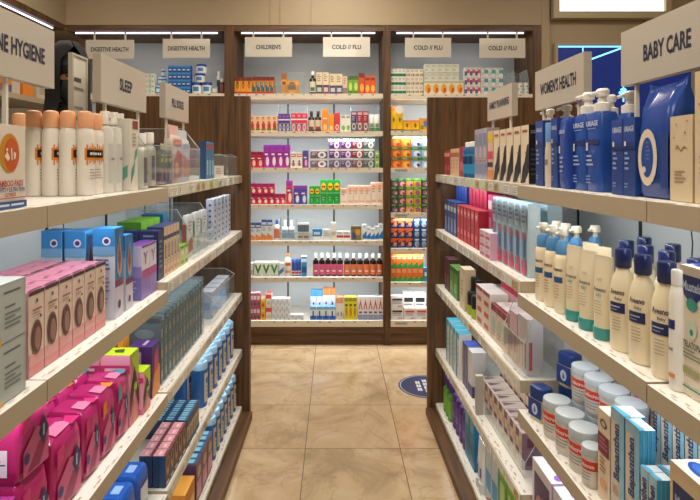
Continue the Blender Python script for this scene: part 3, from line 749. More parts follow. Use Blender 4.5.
# second shelf
brow('M', 1, 249.5, 277.5, 5, 115.5, S({'F': 'efc39c', 'T': 'e8b48a'}, r('F', .2, .12, .8, .5, 'b23a2b'), e('F', .5, .55, .2, .12, 'c9512f'), r('F', .1, .05, .9, .16, '5c7a35'), ln('F', .2, .72, .8, .92, 2, '9b4632')), 'gummy_box', 'peach gummy box with red figure', 'carton')
pur = lambda a, b: S({'F': a}, r('F', 0, .62, 1, .7, 'e6dcea'), e('F', .5, .22, .34, .2, 'efe6ee'), e('F', .5, .22, .18, .11, b), r('F', .2, .78, .8, .92, b))
brow('M', 1, 278.2, 289.8, 3, 113.5, pur('5b2f82', '8d5fb5'), 'lozenge_carton', 'purple lozenge carton', 'carton')
brow('M', 1, 291, 307, 3, 113, pur('d8313f', 'f0828a'), 'lozenge_carton', 'red lozenge carton', 'carton')
brow('M', 1, 308, 321.2, 2, 110.5, S(''), 'syrup_bottle', 'amber syrup bottle with pale label', 'bottle', parts=bottle('syrup_bottle', '@amber', '@dark', 'dcc6a4', .45, .18, .72, accents=((-.7, .7, 0, .3, '8e3a20'),)))
brow('M', 1, 322, 328.3, 1, 109, S({'F': 'f08a14', 'T': 'f4a23c'}, e('F', .5, .2, .3, .13, 'f8c98a'), r('F', .15, .55, .85, .62, 'fbd9a8')), 'vitamin_carton', 'tall bright orange carton', 'carton')
brow('M', 1, 328.6, 334, 1, 113.5, S({'F': 'f2952a', 'T': 'f4a23c'}, e('F', .5, .2, .3, .13, 'f8c98a')), 'vitamin_carton', 'short bright orange carton', 'carton')
brow('M', 1, 334.3, 340, 1, 112.5, S({'F': 'd2393c', 'T': 'e06a5a'}, e('F', .5, .22, .32, .16, 'f3c6bc'), e('F', .5, .22, .16, .09, 'd2393c')), 'vitamin_carton', 'red carton beside the orange cartons', 'carton')
brow('M', 1, 341, 350.6, 2, 114.5, S({'F': 'ece9dc', 'T': 'f4f2ea'}, e('F', .5, .2, .36, .16, '7fae4e'), r('F', .1, .8, .9, .95, '9aa98a')), 'drops_carton', 'white carton with green leaf mark', 'carton')
drop = lambda a: S({'F': a, 'T': a}, e('F', .5, .24, .34, .18, 'efe4de'), e('F', .5, .24, .18, .1, a), r('F', .1, .82, .9, .95, 'c99aa0'), ln('F', .2, .5, .8, .75, 3, 'cfa7a7'))
brow('M', 1, 351, 356.8, 1, 111, drop('37406b'), 'drops_carton', 'navy drops carton', 'carton')
brow('M', 1, 357, 368.6, 2, 111, drop('a62a3c'), 'drops_carton', 'crimson drops carton', 'carton')
brow('M', 1, 369, 379.5, 2, 114, S(''), 'cream_tube', 'white cream tube with green base', 'tube', parts=tube_up('cream_tube', 'e9eae2', '4f9148', ((-.6, .25, .6, .45, '7fb26a'),), .2), d=.03)
for xa_, xb_, lv_, yt_, nm in ((277.75, 307.5, 1, 105, 'clear tray around the purple and red lozenge cartons'), (350.75, 379.95, 1, 104.5, 'clear tray around the drops cartons and cream tubes'), (328.4, 374.85, 2, 137.5, 'clear tray around the ring-marked throat spray cartons')):
    inst(bins('display_tray', (xb_ - xa_) / FB, .17, zb('M', lv_) * 0 + (ZB['M'][lv_] - yt_) / FB, 0, .3), (((xa_ + xb_) / 2 - VX) / FB, WALLY + .108, zb('M', lv_) + .0008), 0, nm + ", children's-sign bay", 'display tray')
# third shelf
fig = lambda a, b, c='eedfe6': S({'F': a, 'T': b}, r('F', 0, .8, 1, 1, b), e('F', .62, .28, .26, .2, c), r('F', .15, .5, .85, .7, b), r('F', .2, .55, .7, .62, 'f1e6ea'))
brow('M', 2, 250, 263, 2, 151.5, fig('c8283c', '8e1a38', 'f0bcae'), 'cold_remedy_carton', 'short crimson remedy carton', 'carton')
brow('M', 2, 263.4, 290, 4, 144.5, fig('a62d94', '7b2a8c'), 'cold_remedy_carton', 'tall magenta remedy carton', 'carton')
brow('M', 2, 290.5, 302.2, 2, 152.2, S('efe8da', r('F', .1, .7, .9, .92, 'c2353a'), r('F', .2, .77, .8, .85, 'f2e6e2'), e('F', .5, .4, .16, .1, '3f5e8e'), r('F', .2, .1, .8, .3, 'd5832f'), e('F', .5, .2, .14, .1, '2f7b92')), 'tablet_carton', 'white carton with red badge', 'carton')
brow('M', 2, 302.6, 308.2, 1, 150.2, fig('7a2f86', '3a56a0', 'e7a7c4'), 'cold_remedy_carton', 'violet and pink remedy carton', 'carton')
ring = lambda a, b: S({'F': a, 'T': 'd8d4d2'}, r('F', 0, .78, 1, 1, 'd5cfd0'), e('F', .68, .4, .24, .36, 'e9e3e4'), e('F', .68, .4, .11, .18, b), ln('F', .08, .3, .4, .65, 2, 'dccbd6'))
brow('M', 2, 310, 327.6, 1, 149.3, ring('6d5a62', '7a6a70'), 'inhaler_carton', 'greyish rose carton with ring mark', 'carton', 2)
for k, (a, b, nm) in enumerate((('5b2a78', '8d5aa6', 'purple'), ('743088', '9d6ab2', 'violet'), ('8c3040', 'c9713c', 'maroon'), ('486a58', '6f9a70', 'green'))):
    brow('M', 2, 329 + 11.4 * k, 329 + 11.4 * (k + 1), 1, 139.3, ring(a, b), 'throat_spray_carton', nm + ' carton with ring mark', 'carton', 3)
brow('M', 2, 375, 379.3, 1, 150.5, S({'F': '9cc274', 'T': 'b8d694'}, r('F', .2, .55, .8, .75, 'dfe8c9'), r('F', .2, .1, .8, .3, '5f9150')), 'tablet_carton', 'pale green narrow carton', 'carton', 2)
# fourth shelf
brow('M', 3, 250, 274.3, 4, 183.5, fig('c9243c', '8a2058', 'f3d0c6'), 'cold_remedy_carton', 'red and plum stacked carton', 'carton', 2)
brow('M', 3, 274.6, 285.2, 2, 194, fig('d2304a', 'a22450', 'f3d0c6'), 'cold_remedy_carton', 'squat rose red carton', 'carton')
brow('M', 3, 286, 292.4, 1, 180.5, fig('d8323c', '84308c', 'f6dcd0'), 'cold_remedy_carton', 'tall red carton with violet top', 'carton')
brow('M', 3, 293.2, 307, 2, 185.5, fig('3f4fa4', '7c3f96', 'efe6ef'), 'cold_remedy_carton', 'blue and violet carton', 'carton')
grn = S({'F': '1f9e3c', 'T': '2fb14e'}, e('F', .5, .72, .4, .16, 'f2c81e'), r('F', .2, .68, .8, .76, 'b3402a'), r('F', 0, .42, 1, .5, '57bd6a'), ln('F', .3, .1, .7, .3, 2, '9ad6a2'))
brow('M', 3, 309.3, 320, 2, 186, grn, 'lozenge_box', 'short green box with yellow oval', 'carton')
brow('M', 3, 320.3, 340.2, 3, 179.5, grn, 'lozenge_box', 'tall green box with yellow oval', 'carton')
pch = S({'F': 'f2dfcb', 'T': 'f0d2ba'}, r('F', 0, .7, 1, .95, 'eebfa2'), ln('F', .2, .5, .8, .85, 3, 'd07f62'), r('F', .1, .08, .9, .2, 'e6b49a'))
brow('M', 3, 340.6, 347.4, 1, 188, pch, 'herbal_box', 'low peach carton', 'carton')
brow('M', 3, 347.8, 370.8, 4, 185.3, pch, 'herbal_box', 'mid-height peach carton', 'carton')
brow('M', 3, 371.2, 383, 2, 182, pch, 'herbal_box', 'tallest peach carton', 'carton')
# fifth shelf
nas = S({'F': 'dfe1e0', 'T': '31426b'}, r('F', 0, .72, 1, 1, '2c3e66'), r('F', .1, .77, .9, .9, 'b9c4d6'), pg('F', [(0, 0), (1, 0), (1, .2), (0, .36)], 'd98a4e'), ln('F', .15, .45, .8, .66, 3, '8a96a8'))
brow('M', 4, 250, 261, 2, 223, nas, 'nasal_spray_carton', 'short white carton with navy top', 'carton')
brow('M', 4, 261.3, 272.6, 2, 219.8, nas, 'nasal_spray_carton', 'tall white carton with navy top', 'carton')
brow('M', 4, 273.3, 279.6, 1, 220, S(''), 'spray_bottle', 'white spray bottle with orange label', 'bottle', parts=bottle('spray_bottle', 'eceae4', '2c4c92', 'd9724e', .5, .2, .74))
brow('M', 4, 281.5, 294.5, 2, 220.5, S(''), 'spray_bottle', 'white spray bottle with slate label', 'bottle', parts=bottle('spray_bottle', 'eef1f1', 'eef1f1', '93a9bd', .4, .26, .68, capr=.45))
brow('M', 4, 297.5, 309, 2, 223, S({'F': 'd9dcd8', 'T': 'c9ccc8'}, r('F', 0, .5, 1, .9, '5d6f77'), r('F', .15, .1, .85, .4, 'e5d9c8'), r('F', .1, .15, .9, .25, 'a8733e')), 'nasal_spray_carton', 'slate and cream carton', 'carton')
inst(bins('display_tray', .262, .16, .165, 1), ((296 - VX) / FB, WALLY + .105, zb('M', 4) + .0008), 0, "clear tray around the sprays, fifth shelf, children's-sign bay", 'display tray')
brow('M', 4, 312.3, 322, 1, 229, S({'F': '3f88c4', 'T': '5aa2d6'}, r('F', 0, 0, 1, .35, 'e8edf0'), r('F', .15, .5, .8, .75, 'cfe2ee')), 'saline_carton', 'low blue and white carton', 'carton')
brow('M', 4, 323, 330.6, 1, 229.3, S('e6e6e0', ln('F', .15, .3, .85, .8, 3, 'aeb6b8')), 'saline_carton', 'plain low white carton', 'carton')
brow('M', 4, 331, 336, 1, 222.5, S('ebe7da', r('F', .1, .3, .9, .5, 'c9c0aa')), 'saline_carton', 'plain tall white carton', 'carton')
brow('M', 4, 336.6, 350.4, 2, 231.3, S('eeeeea', r('F', 0, .3, 1, .55, 'c23b3b'), ln('F', .1, .65, .8, .9, 2, 'a9b1b8')), 'plaster_carton', 'white carton with red stripe', 'carton')
brow('M', 4, 351, 361.5, 1, 226, S({'F': '8b7648', 'T': '9a8a66'}, r('F', .1, .1, .5, .55, '31588c'), e('F', .65, .6, .25, .25, 'd09a3c'), r('F', 0, .8, 1, 1, '6a6352')), 'plaster_carton', 'brown and blue picture carton', 'carton')
for k in range(5):
    yy = (224.5, 227, 228.5, 226.5, 224)[k]
    brow('M', 4, 362.5 + 4.1 * k, 366.6 + 4.1 * k, 1, yy, S({'F': 'e9eef0', 'T': 'cfd8de'}, pg('F', [(0, .1), (1, .1), (1, .62), (0, .3)], '2f78be'), ln('F', .2, .75, .9, .95, 2, '8fb2d0')), 'nose_drops_carton', f'narrow white and blue carton, {ORD[5-k]} from centre post', 'carton')
# sixth shelf
brow('M', 5, 250, 253.2, 1, 263, S('e6e6e0', r('F', .1, .2, .9, .5, 'a9b8c4')), 'tablet_carton', 'narrow white carton at the gondola panel', 'carton')
brow('M', 5, 254, 278.4, 3, 262, S({'F': 'eceee4', 'T': 'f2f2ec'}, pg('F', [(.05, .8), (.5, .12), (.95, .8), (.75, .86), (.5, .5), (.25, .86)], '3f8a44'), r('F', .1, .04, .9, .12, 'a9c29c')), 'tissue_box', 'white box with green V mark', 'carton')
brow('M', 5, 279, 283.8, 1, 263, S({'F': 'dfe7ec'}, pg('F', [(0, .1), (1, .4), (1, .7), (0, .4)], '4a7fb8')), 'saline_carton', 'pale blue slim carton', 'carton')
brow('M', 5, 284.6, 291, 1, 254, S(''), 'spray_bottle', 'white bottle with orange stripes', 'bottle', parts=bottle('spray_bottle', 'f1e6da', 'd9783e', 'e7d4c2', .5, .1, .82, capr=.6, accents=((-.9, .9, .7, .95, 'c2502c'), (-.9, .9, .1, .3, 'd99a5e'))))
brow('M', 5, 291.4, 301, 3, 259.4, S(''), 'effervescent_tube', 'blue tube with red band', 'tube', parts=bottle('effervescent_tube', '2c4f9c', '3d6fc0', 'e3e3ea', .98, .16, .82, capr=.98, lab=(.06, .3), accents=((-.95, .95, .3, .8, 'b8343c'),)))
brow('M', 5, 301.4, 306.6, 1, 256.3, S({'F': '3c8fc8', 'T': 'e6eef2'}, r('F', 0, .72, 1, .9, 'e2ecf2'), r('F', 0, .2, 1, .5, '205c9c')), 'effervescent_carton', 'sky blue tall carton', 'carton')
def syr(lab): return bottle('syrup_bottle', '@amber', '@white', lab, .42, .19, .72, lab=(.08, .6), accents=((-.5, .5, .3, .42, 'f3e3da'),))
brow('M', 5, 312.6, 343.2, 5, 253.6, S(''), 'syrup_bottle', 'syrup bottle with pink label', 'bottle', parts=syr('d4567a'))
brow('M', 5, 343.8, 383, 6, 254, S(''), 'syrup_bottle', 'syrup bottle with orange label', 'bottle', parts=syr('e27a48'))
# lowest shelf
brow('M', 6, 249.6, 260.2, 3, 293, S({'F': 'a85a70', 'T': 'c08a98'}, r('F', .1, .5, .9, .8, 'd9c9cc'), r('F', .2, .1, .8, .3, '6a4a5c')), 'tablet_carton', 'narrow mauve carton', 'carton', 2)
brow('M', 6, 260.6, 265.4, 1, 298.5, S({'F': 'e9b322', 'T': 'efc650'}, e('F', .5, .4, .3, .2, 'c8502a'), r('F', .1, .8, .9, .95, 'd9d0c0')), 'vitamin_carton', 'yellow carton beside mauve ones', 'carton', 2)
brow('M', 6, 265.8, 271.6, 1, 293, S({'F': 'e8e0d6', 'T': 'd6453c'}, r('F', 0, .6, 1, .9, 'd6453c'), r('F', .2, .1, .8, .4, 'ceb8a8')), 'vitamin_carton', 'white and red carton', 'carton', 2)
flat = S({'F': 'e9ecee', 'T': 'f0f2f2'}, ln('F', .1, .2, .9, .85, 3, 'a4b2c2'), pg('F', [(.62, 0), (1, 0), (1, .8)], 'b9c6d2'))
brow('M', 6, 272, 289.8, 4, 298.5, flat, 'test_kit_carton', 'white test carton', 'carton', 3)
brow('M', 6, 290.2, 303.6, 2, 315, flat, 'test_kit_carton', 'low white carton lying flat', 'carton')
one = lambda top: S({'F': 'dfe9f2', 'T': top}, r('F', 0, .78, 1, 1, top), r('F', 0, 0, 1, .3, '2c66b2'), t('F', '1', .5, .42, .05, '1f3f8c'))
brow('M', 6, 310, 322.5, 2, 292.5, one('4a9ad4'), 'test_kit_carton', 'tall blue and white carton', 'carton', ins=.11)
brow('M', 6, 322.8, 335.4, 2, 291, one('e2864a'), 'test_kit_carton', 'tall white carton with orange top', 'carton', ins=.11)
brow('M', 6, 310, 335.6, 4, 306.5, one('7fb4de'), 'test_kit_carton', 'short white carton with numeral', 'carton')
brow('M', 6, 336.4, 343.2, 2, 297, S({'F': 'ece2d6', 'T': 'e2a070'}, r('F', 0, .74, 1, 1, 'dc9866'), e('F', .5, .25, .3, .12, '8fa6c0')), 'test_kit_carton', 'slim white and peach carton', 'carton')
brow('M', 6, 344.4, 357, 3, 297, S({'F': 'e3d41c', 'T': 'ece05a'}, r('F', 0, .82, 1, 1, '9a9a2e'), e('F', .5, .35, .28, .2, 'b98a1e'), r('F', .2, .6, .8, .7, '5a5a2c')), 'lozenge_box', 'bright yellow carton', 'carton', 1)
brow('M', 6, 358, 383, 5, 296.5, S({'F': 'e9e4e6', 'T': 'cfd2de'}, pg('F', [(.1, .45), (.5, .9), (.9, .45), (.7, .45), (.5, .68), (.3, .45)], 'c0504f'), r('F', 0, 0, 1, .22, '9aa4c4'), r('F', .2, .28, .8, .36, '44589c')), 'first_aid_carton', 'white carton with red chevron', 'carton')

# ---- double flu bay -------------------------------------------------
wg = S({'F': 'e6e8de', 'T': 'd9dccf'}, r('F', 0, .1, 1, .42, '2f7a56'), ln('F', .1, .55, .8, .9, 2, 'a4ad9a'))
wo = S({'F': 'ece6d8', 'T': 'e2dccd'}, r('F', .1, .15, .5, .45, 'd8a05a'), r('F', .55, .15, .9, .45, '6f9a6a'), ln('F', .1, .6, .8, .9, 2, 'b5a690'))
brow('R', 0, 390.8, 406, 4, 68.5, wg, 'flu_tablet_carton', 'white carton with green band', 'carton', 3)
brow('R', 0, 406.3, 423.5, 4, 69, wo, 'flu_tablet_carton', 'white carton with mixed squares', 'carton', 3)
brow('R', 0, 424, 463.8, 5, 80.3, S({'F': 'efe9d4', 'T': 'e9e5d6'}, e('F', .5, .4, .38, .36, 'eda72c'), e('F', .62, .3, .2, .2, 'd9582c'), r('F', 0, .82, 1, .95, 'b9c4a0')), 'hot_drink_box', 'white drink box with orange fruit', 'carton', 1)
zz = zb('R', 0) + .002 + (94 - 80.3) / FB
for L in range(2):
    for k in range(5):
        w_ = (459 - 424.2) / 5 / FB; hh = (80.3 - 63.5) / 2 / FB - .001
        inst(('flu_tablet_carton', carton(w_*.96, .06, hh*.97, S({'F': 'dde0d2', 'T': 'd4d8ca'}, r('F', .1, .2, .5, .4, 'b7c0a8'), ln('F', .1, .55, .9, .85, 2, 'aab39e')), 'flu_tablet_carton')), ((424.2 - VX) / FB + w_ * (k + .5), WALLY + .06, zz + L * (hh + .0006)), 0,
             f'pale sage carton, {ORD[k+1]} from centre post, {ORD[L+1]} layer atop the fruit drink boxes', 'carton', 'pale sage cartons')
ck = lambda a, b: S({'F': 'e8e6e6', 'T': 'd6d4d4'}, r('F', 0, .1, .5, .6, a), r('F', .45, .35, 1, .8, b), ln('F', .1, .7, .9, .95, 2, 'b9b0b4'))
brow('R', 0, 464.5, 480.5, 3, 67.5, ck('5a5f86', 'd0566a'), 'flu_tablet_carton', 'white carton with pink square', 'carton', 3)
brow('R', 0, 480.8, 503, 3, 67.8, ck('c9d0d0', '4fa0a6'), 'flu_tablet_carton', 'white carton with teal square', 'carton', 3)
inst(bins('display_tray', .20, .22, .20, 1), ((517 - VX) / FB, WALLY + .15, zb('R', 0) + .001), 0, 'clear tray at the plain wall end, top shelf, double flu-sign bay', 'display tray')
brow('R', 0, 518.6, 530, 2, 82.5, S(''), 'balm_jar', 'small white balm jar', 'jar', 2, parts=tub('balm_jar', 'd9dad4', 'c9cbc6', 'a8b0b0', .3), d=.05)
brow('R', 1, 390.8, 402.8, 2, 106, S({'F': 'f5bf12', 'T': 'f0a43a'}, r('F', 0, .82, 1, 1, 'ee9440'), e('F', .5, .45, .18, .08, '5a8f2e'), e('F', .5, .45, .09, .12, '3f7a2a'), r('F', 0, 0, 1, .06, '6b4a1a')), 'multivitamin_carton', 'tall yellow carton with green emblem', 'carton')
brow('R', 1, 403, 419.5, 2, 120, S({'F': 'f3b81a', 'T': 'f0aa2a'}, e('F', .5, .5, .16, .2, '8a6a14'), r('F', 0, .8, 1, 1, 'ee9440'), r('F', 0, 0, 1, .1, '6b4a1a')), 'multivitamin_carton', 'short yellow carton', 'carton')
brow('R', 1, 419.8, 427.5, 1, 118, S({'F': 'e9a032', 'T': 'd97a3a'}, r('F', .5, .3, 1, .8, '6a74b4'), r('F', .1, .1, .5, .4, '4f9a4a')), 'multivitamin_carton', 'orange carton with violet patch', 'carton')
inst(('shelf_talker', MB().loft([(-.0006, .032, .032), (.0006, .032, .032)], 'f4f2ec', 28).mesh('shelf_talker')), ((399.5 - VX) / (F / 4.04), 4.045, H + (VY - 109.5) / (F / 4.04)), 0, 'round white price tag before the tall yellow cartons', 'price tag')
D.objects['shelf_talker'].rotation_euler = (R(90), 0, 0)
tea = lambda a, b, c, g='2f6b34': S({'F': a, 'T': g}, r('F', 0, .72, 1, 1, g), e('F', .55, .34, .34, .28, b), e('F', .72, .26, .16, .16, c), ln('F', .1, .76, .7, .95, 2, 'b9c98a'))
for k, (a, b, c, g, nm) in enumerate((('d9642a', 'f0a03a', 'c8312a', '5d6a2a', 'orange'), ('e2822a', 'f2b84a', 'b8402a', '6a7a2c', 'amber'), ('8fb2d0', 'e6edf2', '35386a', '3f7a3a', 'pale blue'), ('a9c4da', 'eef2f4', '4a3f78', '3f7a3a', 'icy blue'), ('6a86b8', 'dfe6ee', '3a2f58', '4a8a44', 'slate blue'))):
    brow('R', 2, 390.8 + 10.2 * k, 400.9 + 10.2 * k, 1, 136.3, tea(a, b, c, g), 'tea_box', nm + ' and green tea box', 'carton', 3)
cols = (('3c4a3a', '8a6a7a', 'd8a0a0', '2f6b34'), ('6a5a4a', 'e0a080', 'c04a6a', '3f8a3c'), ('d8b03a', 'e8a0b0', '9a2a4a', '4f9a3a'), ('c9a63a', 'ee9a3a', 'b03a2a', '7fb03a'))
for k in range(5):
    a, b, c, g = [cols[(k + j) % 4][j] for j in range(4)] if k % 2 else cols[k % 4]
    brow('R', 3, 390.8 + 7.6 * k, 398.3 + 7.6 * k, 1, 178.5, tea(a, b, c, g), 'fruit_tea_box', ('mulberry', 'apricot', 'mango', 'berry', 'citrus')[k] + ' toned green tea box', 'carton', 4)
navy = S({'F': '2a2f62', 'T': '4a4f86'}, pg('F', [(0, .5), (1, .8), (1, 1), (0, 1)], 'd8622a'), e('F', .6, .4, .25, .22, 'e08a4a'), ln('F', .1, .1, .8, .3, 2, '8a90c0'))
brow('R', 4, 390.8, 413, 3, 218.5, navy, 'effervescent_carton', 'navy and orange carton', 'carton', 3)
brow('R', 4, 413.3, 427.5, 2, 218.5, S({'F': '24406c', 'T': '4a6f9a'}, e('F', .5, .4, .34, .3, '7fa8cc'), r('F', .2, .75, .8, .92, 'c9d6e2'), e('F', .62, .3, .14, .14, 'c8742a')), 'effervescent_carton', 'navy carton with blue disc', 'carton', 3)
og = S({'F': 'e8702a', 'T': 'f08a4a'}, pg('F', [(0, 0), (1, 0), (1, .5), (0, .14)], '2f9a4a'), ln('F', .1, .6, .9, .9, 2, 'f6c29a'))
brow('R', 5, 390.8, 423.4, 6, 254.5, og, 'lozenge_box', 'orange and green carton', 'carton', 2)
brow('R', 5, 423.7, 428, 1, 268, S({'F': '3f86b8', 'T': '7fb0d0'}, r('F', .2, .4, .8, .7, 'dbe6ec')), 'lozenge_box', 'blue narrow carton at the end', 'carton', 1)
pr = lambda c: S({'F': 'ece8e2', 'T': 'f2f0ea'}, r('F', .1, .62, .9, .8, c), ln('F', .1, .3, .9, .55, 2, '7f8a9a'), r('F', .55, .08, .9, .2, 'c9a0a0'))
brow('R', 6, 390.8, 403.6, 1, 296, pr('3a3f52'), 'medicine_carton', 'white carton with charcoal writing bar', 'carton', 2)
brow('R', 6, 404, 427.5, 2, 294.5, pr('2c2f36'), 'medicine_carton', 'wide white carton with black writing bar', 'carton', 1, ins=.10)
brow('R', 6, 404, 427.5, 2, 308, pr('c0484f'), 'medicine_carton', 'low white carton with red writing bar', 'carton', 1)
# ================================================================== goods on the hygiene side
def solo(proto, side, px, ins_c, lv, look, cat, Y=None, dz=0, rot=0):
    """one thing centred at picture column px, its middle ins_c behind the shelf edge"""
    Y = Y or yof(side, px, ins_c)
    return inst(proto, at(side, Y, ins_c, (max(zof(side, Y - .045, lv), zof(side, Y + .045, lv)) if side == 'L' or lv == 0 else zof(side, Y, lv)) + dz), ROT[side] + rot, f'{look}, {LVL[lv]}, {SIDE[side]}' if not look.endswith('!') else look[:-1], cat)
def pouch(name, w, d, h, col, art=(), crimp=None, e=7):
    mb = MB().loft([(0, w*.44, d*.40, e), (h*.05, w*.485, d*.47, e), (h*.2, w*.495, d*.49, e), (h*.36, w*.5, d*.5, e), (h*.52, w*.495, d*.495, e), (h*.68, w*.5, d*.5, e), (h*.84, w*.49, d*.485, e), (h*.95, w*.47, d*.45, e), (h, w*.42, d*.38, e)], col, 40)
    rn = random.Random(int(w * 1e4))
    for i, v in enumerate(mb.v):                                # wrinkled film
        q = rn.uniform(-.0026, .0006) * min(1, w / .06); L = math.hypot(v[0], v[1]) or 1
        mb.v[i] = (v[0] * (1 + q / L), v[1] * (1 + q / L), v[2] + (rn.uniform(-.002, .002) if 0 < v[2] < h else 0))
    draw(mb, w, d, h, art, 3)
    parts = [('wrapper', mb.mesh('wrapper'))]
    if crimp: parts.append(('seal', MB().loft([(h*.9, w*.46, d*.3, 4), (h + .018, w*.5, .004, 6), (h + .036, w*.5, .002, 6)], crimp, 24).mesh('seal')))
    return (name, parts)

# --- top shelf
solo(('pads_carton', carton(.09, .06, .1415, S({'F': 'e3d6c6', 'T': 'ddd0c0'}, e('F', .5, .66, .30, .235, 'c98a1e'), e('F', .56, .64, .22, .2, 'cb5a1c'), e('F', .42, .70, .03, .02, 'f0dcc0'), pg('F', [(.34, .62), (.42, .68), (.5, .60), (.44, .56)], 'f0dcc0'), pg('F', [(.52, .72), (.56, .72), (.58, .58), (.54, .57)], 'f0dcc0'), pg('F', [(.6, .68), (.68, .66), (.66, .6), (.61, .58)], 'f0dcc0'), t('F', 'BAMBOO PADS', .5, .30, .010, 'b04a3e', 0, .8), t('F', 'NIGHTS + ULTRA THIN', .5, .225, .007, '4a5a8c', 0, .9), t('F', '12 PADS', .5, .165, .006, 'b04a3e'), r('F', 0, .12, 1, .13, 'b04a3e'), r('F', 0, 0, 1, .085, '2a5590'), r('F', .1, .03, .45, .055, 'cfd8e6'), r('F', .5, .03, .9, .055, 'cfd8e6')), 'pads_carton')), 'L', 0, .05, 0, 'white carton with an orange oval emblem and blue base strip', 'carton', Y=.893)
def spray_can(w=.0385, h=.198):
    rr = w / 2
    B = MB().lathe([(rr*.93, 0), (rr, .004), (rr, h*.70), (rr*.96, h*.76), (rr*.80, h*.795), (rr*.80, h*.84)], 'efe9df:.3', 24)
    L = MB(); L.wrap_rect(-rr*.9, rr*.9, h*.42, h*.56, rr, rr, 'e08a3a', .0006, 10)
    for k in range(7):
        u = -.8 + .27 * k; L.wrap_rect(rr*u, rr*(u+.14), h*.36 + .004*(k % 3), h*.62 - .004*((k+1) % 3), rr, rr, 'e08a3a', .0007, 2)
    L.wrap_rect(-rr*.78, rr*.6, h*.45, h*.54, rr, rr, '1d1a1c', .0012, 10); [L.wrap_rect(rr*u, rr*(u+.2), h*.48, h*.51, rr, rr, 'efe9df', .0018, 3) for u in (-.5, -.22, .06)]
    for k in range(4): L.wrap_rect(-rr*.5, rr*(.2 + .1*k), h*(.30 - .035*k), h*(.31 - .035*k), rr, rr, 'b9aa98', .0006, 5)
    K = MB().lathe([(rr*.88, h*.80), (rr*.90, h*.85), (rr*.90, h*.955), (rr*.8, h*.985), (rr*.5, h)], 'edb083:.35', 24)
    return ('spray_can', [('body', B.mesh('body')), ('label', L.mesh('label')), ('cap', K.mesh('cap'))])
can = spray_can()
for i, (px, Y, nm, ra) in enumerate(((34, 1.232, 'deepest of the column', 8), (51, 1.235, 'second from the wall of its column', 4), (68, 1.24, 'third from the back of its column', 20), (85.5, 1.25, 'at the shelf edge end of its column', -8), (95, 1.31, 'standing behind the shelf-edge can', -38), (20, 1.30, 'half hidden behind the oval emblem carton', 0))):
    X = (px - VX) * Y / F
    inst(can, (X, Y, zof('L', Y, 0)), ROT['L'] + R(ra), 'white spray can with peach cap, ' + nm, 'spray can', 'white spray cans with peach caps')
def mist(w, d, h):
    rr = w / 2
    B = MB().lathe([(rr, 0), (rr, h*.72), (rr*.8, h*.80), (rr*.5, h*.82), (rr*.5, h*.86)], 'd9d8d0:.15', 18)
    L = MB(); L.wrap_rect(-rr*.7, rr*.7, h*.12, h*.6, rr, rr, 'c9c9c0', .0006, 8); L.wrap_rect(-rr*.4, rr*.4, h*.40, h*.43, rr, rr, 'a09a8c', .0012, 4)
    K = MB().lathe([(rr*.62, h*.84), (rr*.66, h*.93), (rr*.5, h)], '@white', 16).box(-rr*.35, -rr*1.15, h*.92, rr*.35, 0, h*.985, '@white')
    return ('mist_bottle', [('body', B.mesh('body')), ('label', L.mesh('label')), ('spray_head', K.mesh('spray_head'))])
solo(mist(.044, .044, .208), 'L', 104, .065, 0, 'clear mist bottle with white head next to the cans', 'bottle', Y=1.357)
solo(mist(.044, .044, .210), 'L', 116, .065, 0, 'clear mist bottle with white head next to the leafy carton', 'bottle', Y=1.408)
solo(('serum_carton', carton(.055, .06, .196, S({'F': 'ddd6c6', 'T': 'd2c8b6', 'S': 'd9d6cc'}, r('F', .3, .86, 1, .98, '8c3a2c'), pg('F', [(.5, .4), (.9, .5), (.95, .62), (.6, .55)], '5a9a86'), pg('F', [(.1, .1), (.5, .25), (.6, .42), (.15, .3)], '5a9a86'), pg('S', [(.5, .1), (.9, .2), (.9, .36), (.6, .3)], '6aa896'), ln('F', .25, .6, .75, .8, 4, 'a89a88')), 'serum_carton')), 'L', 131, .062, 0, 'tall pale carton with teal leaves and a dark red patch', 'carton', Y=1.464)
def jaw(w, d, h): return bottle('supplement_bottle', 'e6e2d8', 'e9e6de', 'dcd8ca', .55, .2, .74, capr=.72, accents=((-.75, -.3, .04, .98, '5f3f78'), (-.2, .8, .35, .5, 'a9b07a')))(w, d, h)
for i, Y in enumerate((1.55, 1.615)): solo(jaw(.040, .04, .162), 'L', 0, .045, 0, f'white bottle with purple side writing, {("first", "second")[i]} inside the clear tray', 'bottle', Y=Y)
row('L', 0, 160, 172, 3, .03, 143, .05, S({'F': '33203c', 'T': 'cfc39a', 'S': '3a2644'}, r('F', 0, .86, 1, 1, 'c9bf9c'), e('F', .5, .6, .3, .06, 'd8c53a'), e('F', .5, .22, .25, .14, 'b98ac0'), r('F', .2, .7, .8, .73, 'd8c53a')), 'oil_carton', 'dark purple carton', 'carton')
pk = pouch('snack_pouch', .11, .035, .165, 'd8cfc6', (pg('F', [(.1, .05), (.9, .12), (.95, .6), (.5, .72), (.1, .45)], 'c8452e'), e('F', .4, .3, .2, .14, 'eec3a0'), r('F', .1, .8, .9, .92, 'd98f86')), 'd9b0a8')
solo(pk, 'L', 0, .05, 0, 'clear and red pouch standing in the tray', 'pouch', Y=1.86)
solo(pouch('snack_pouch', .11, .035, .155, 'cdd2d6', (pg('F', [(.1, .1), (.9, .1), (.9, .5), (.1, .65)], 'd67a5a'), r('F', .1, .75, .9, .9, '9aa7b8')), 'c3c9d0'), 'L', 0, .06, 0, 'grey pouch with a salmon panel in the tray', 'pouch', Y=2.0)
solo(bins('display_tray', .60, .27, .205, 0, .6), 'L', 0, .155, 0, 'long clear tray of bottles and pouches beneath the PILL BOXES sign', 'display tray', Y=1.815)
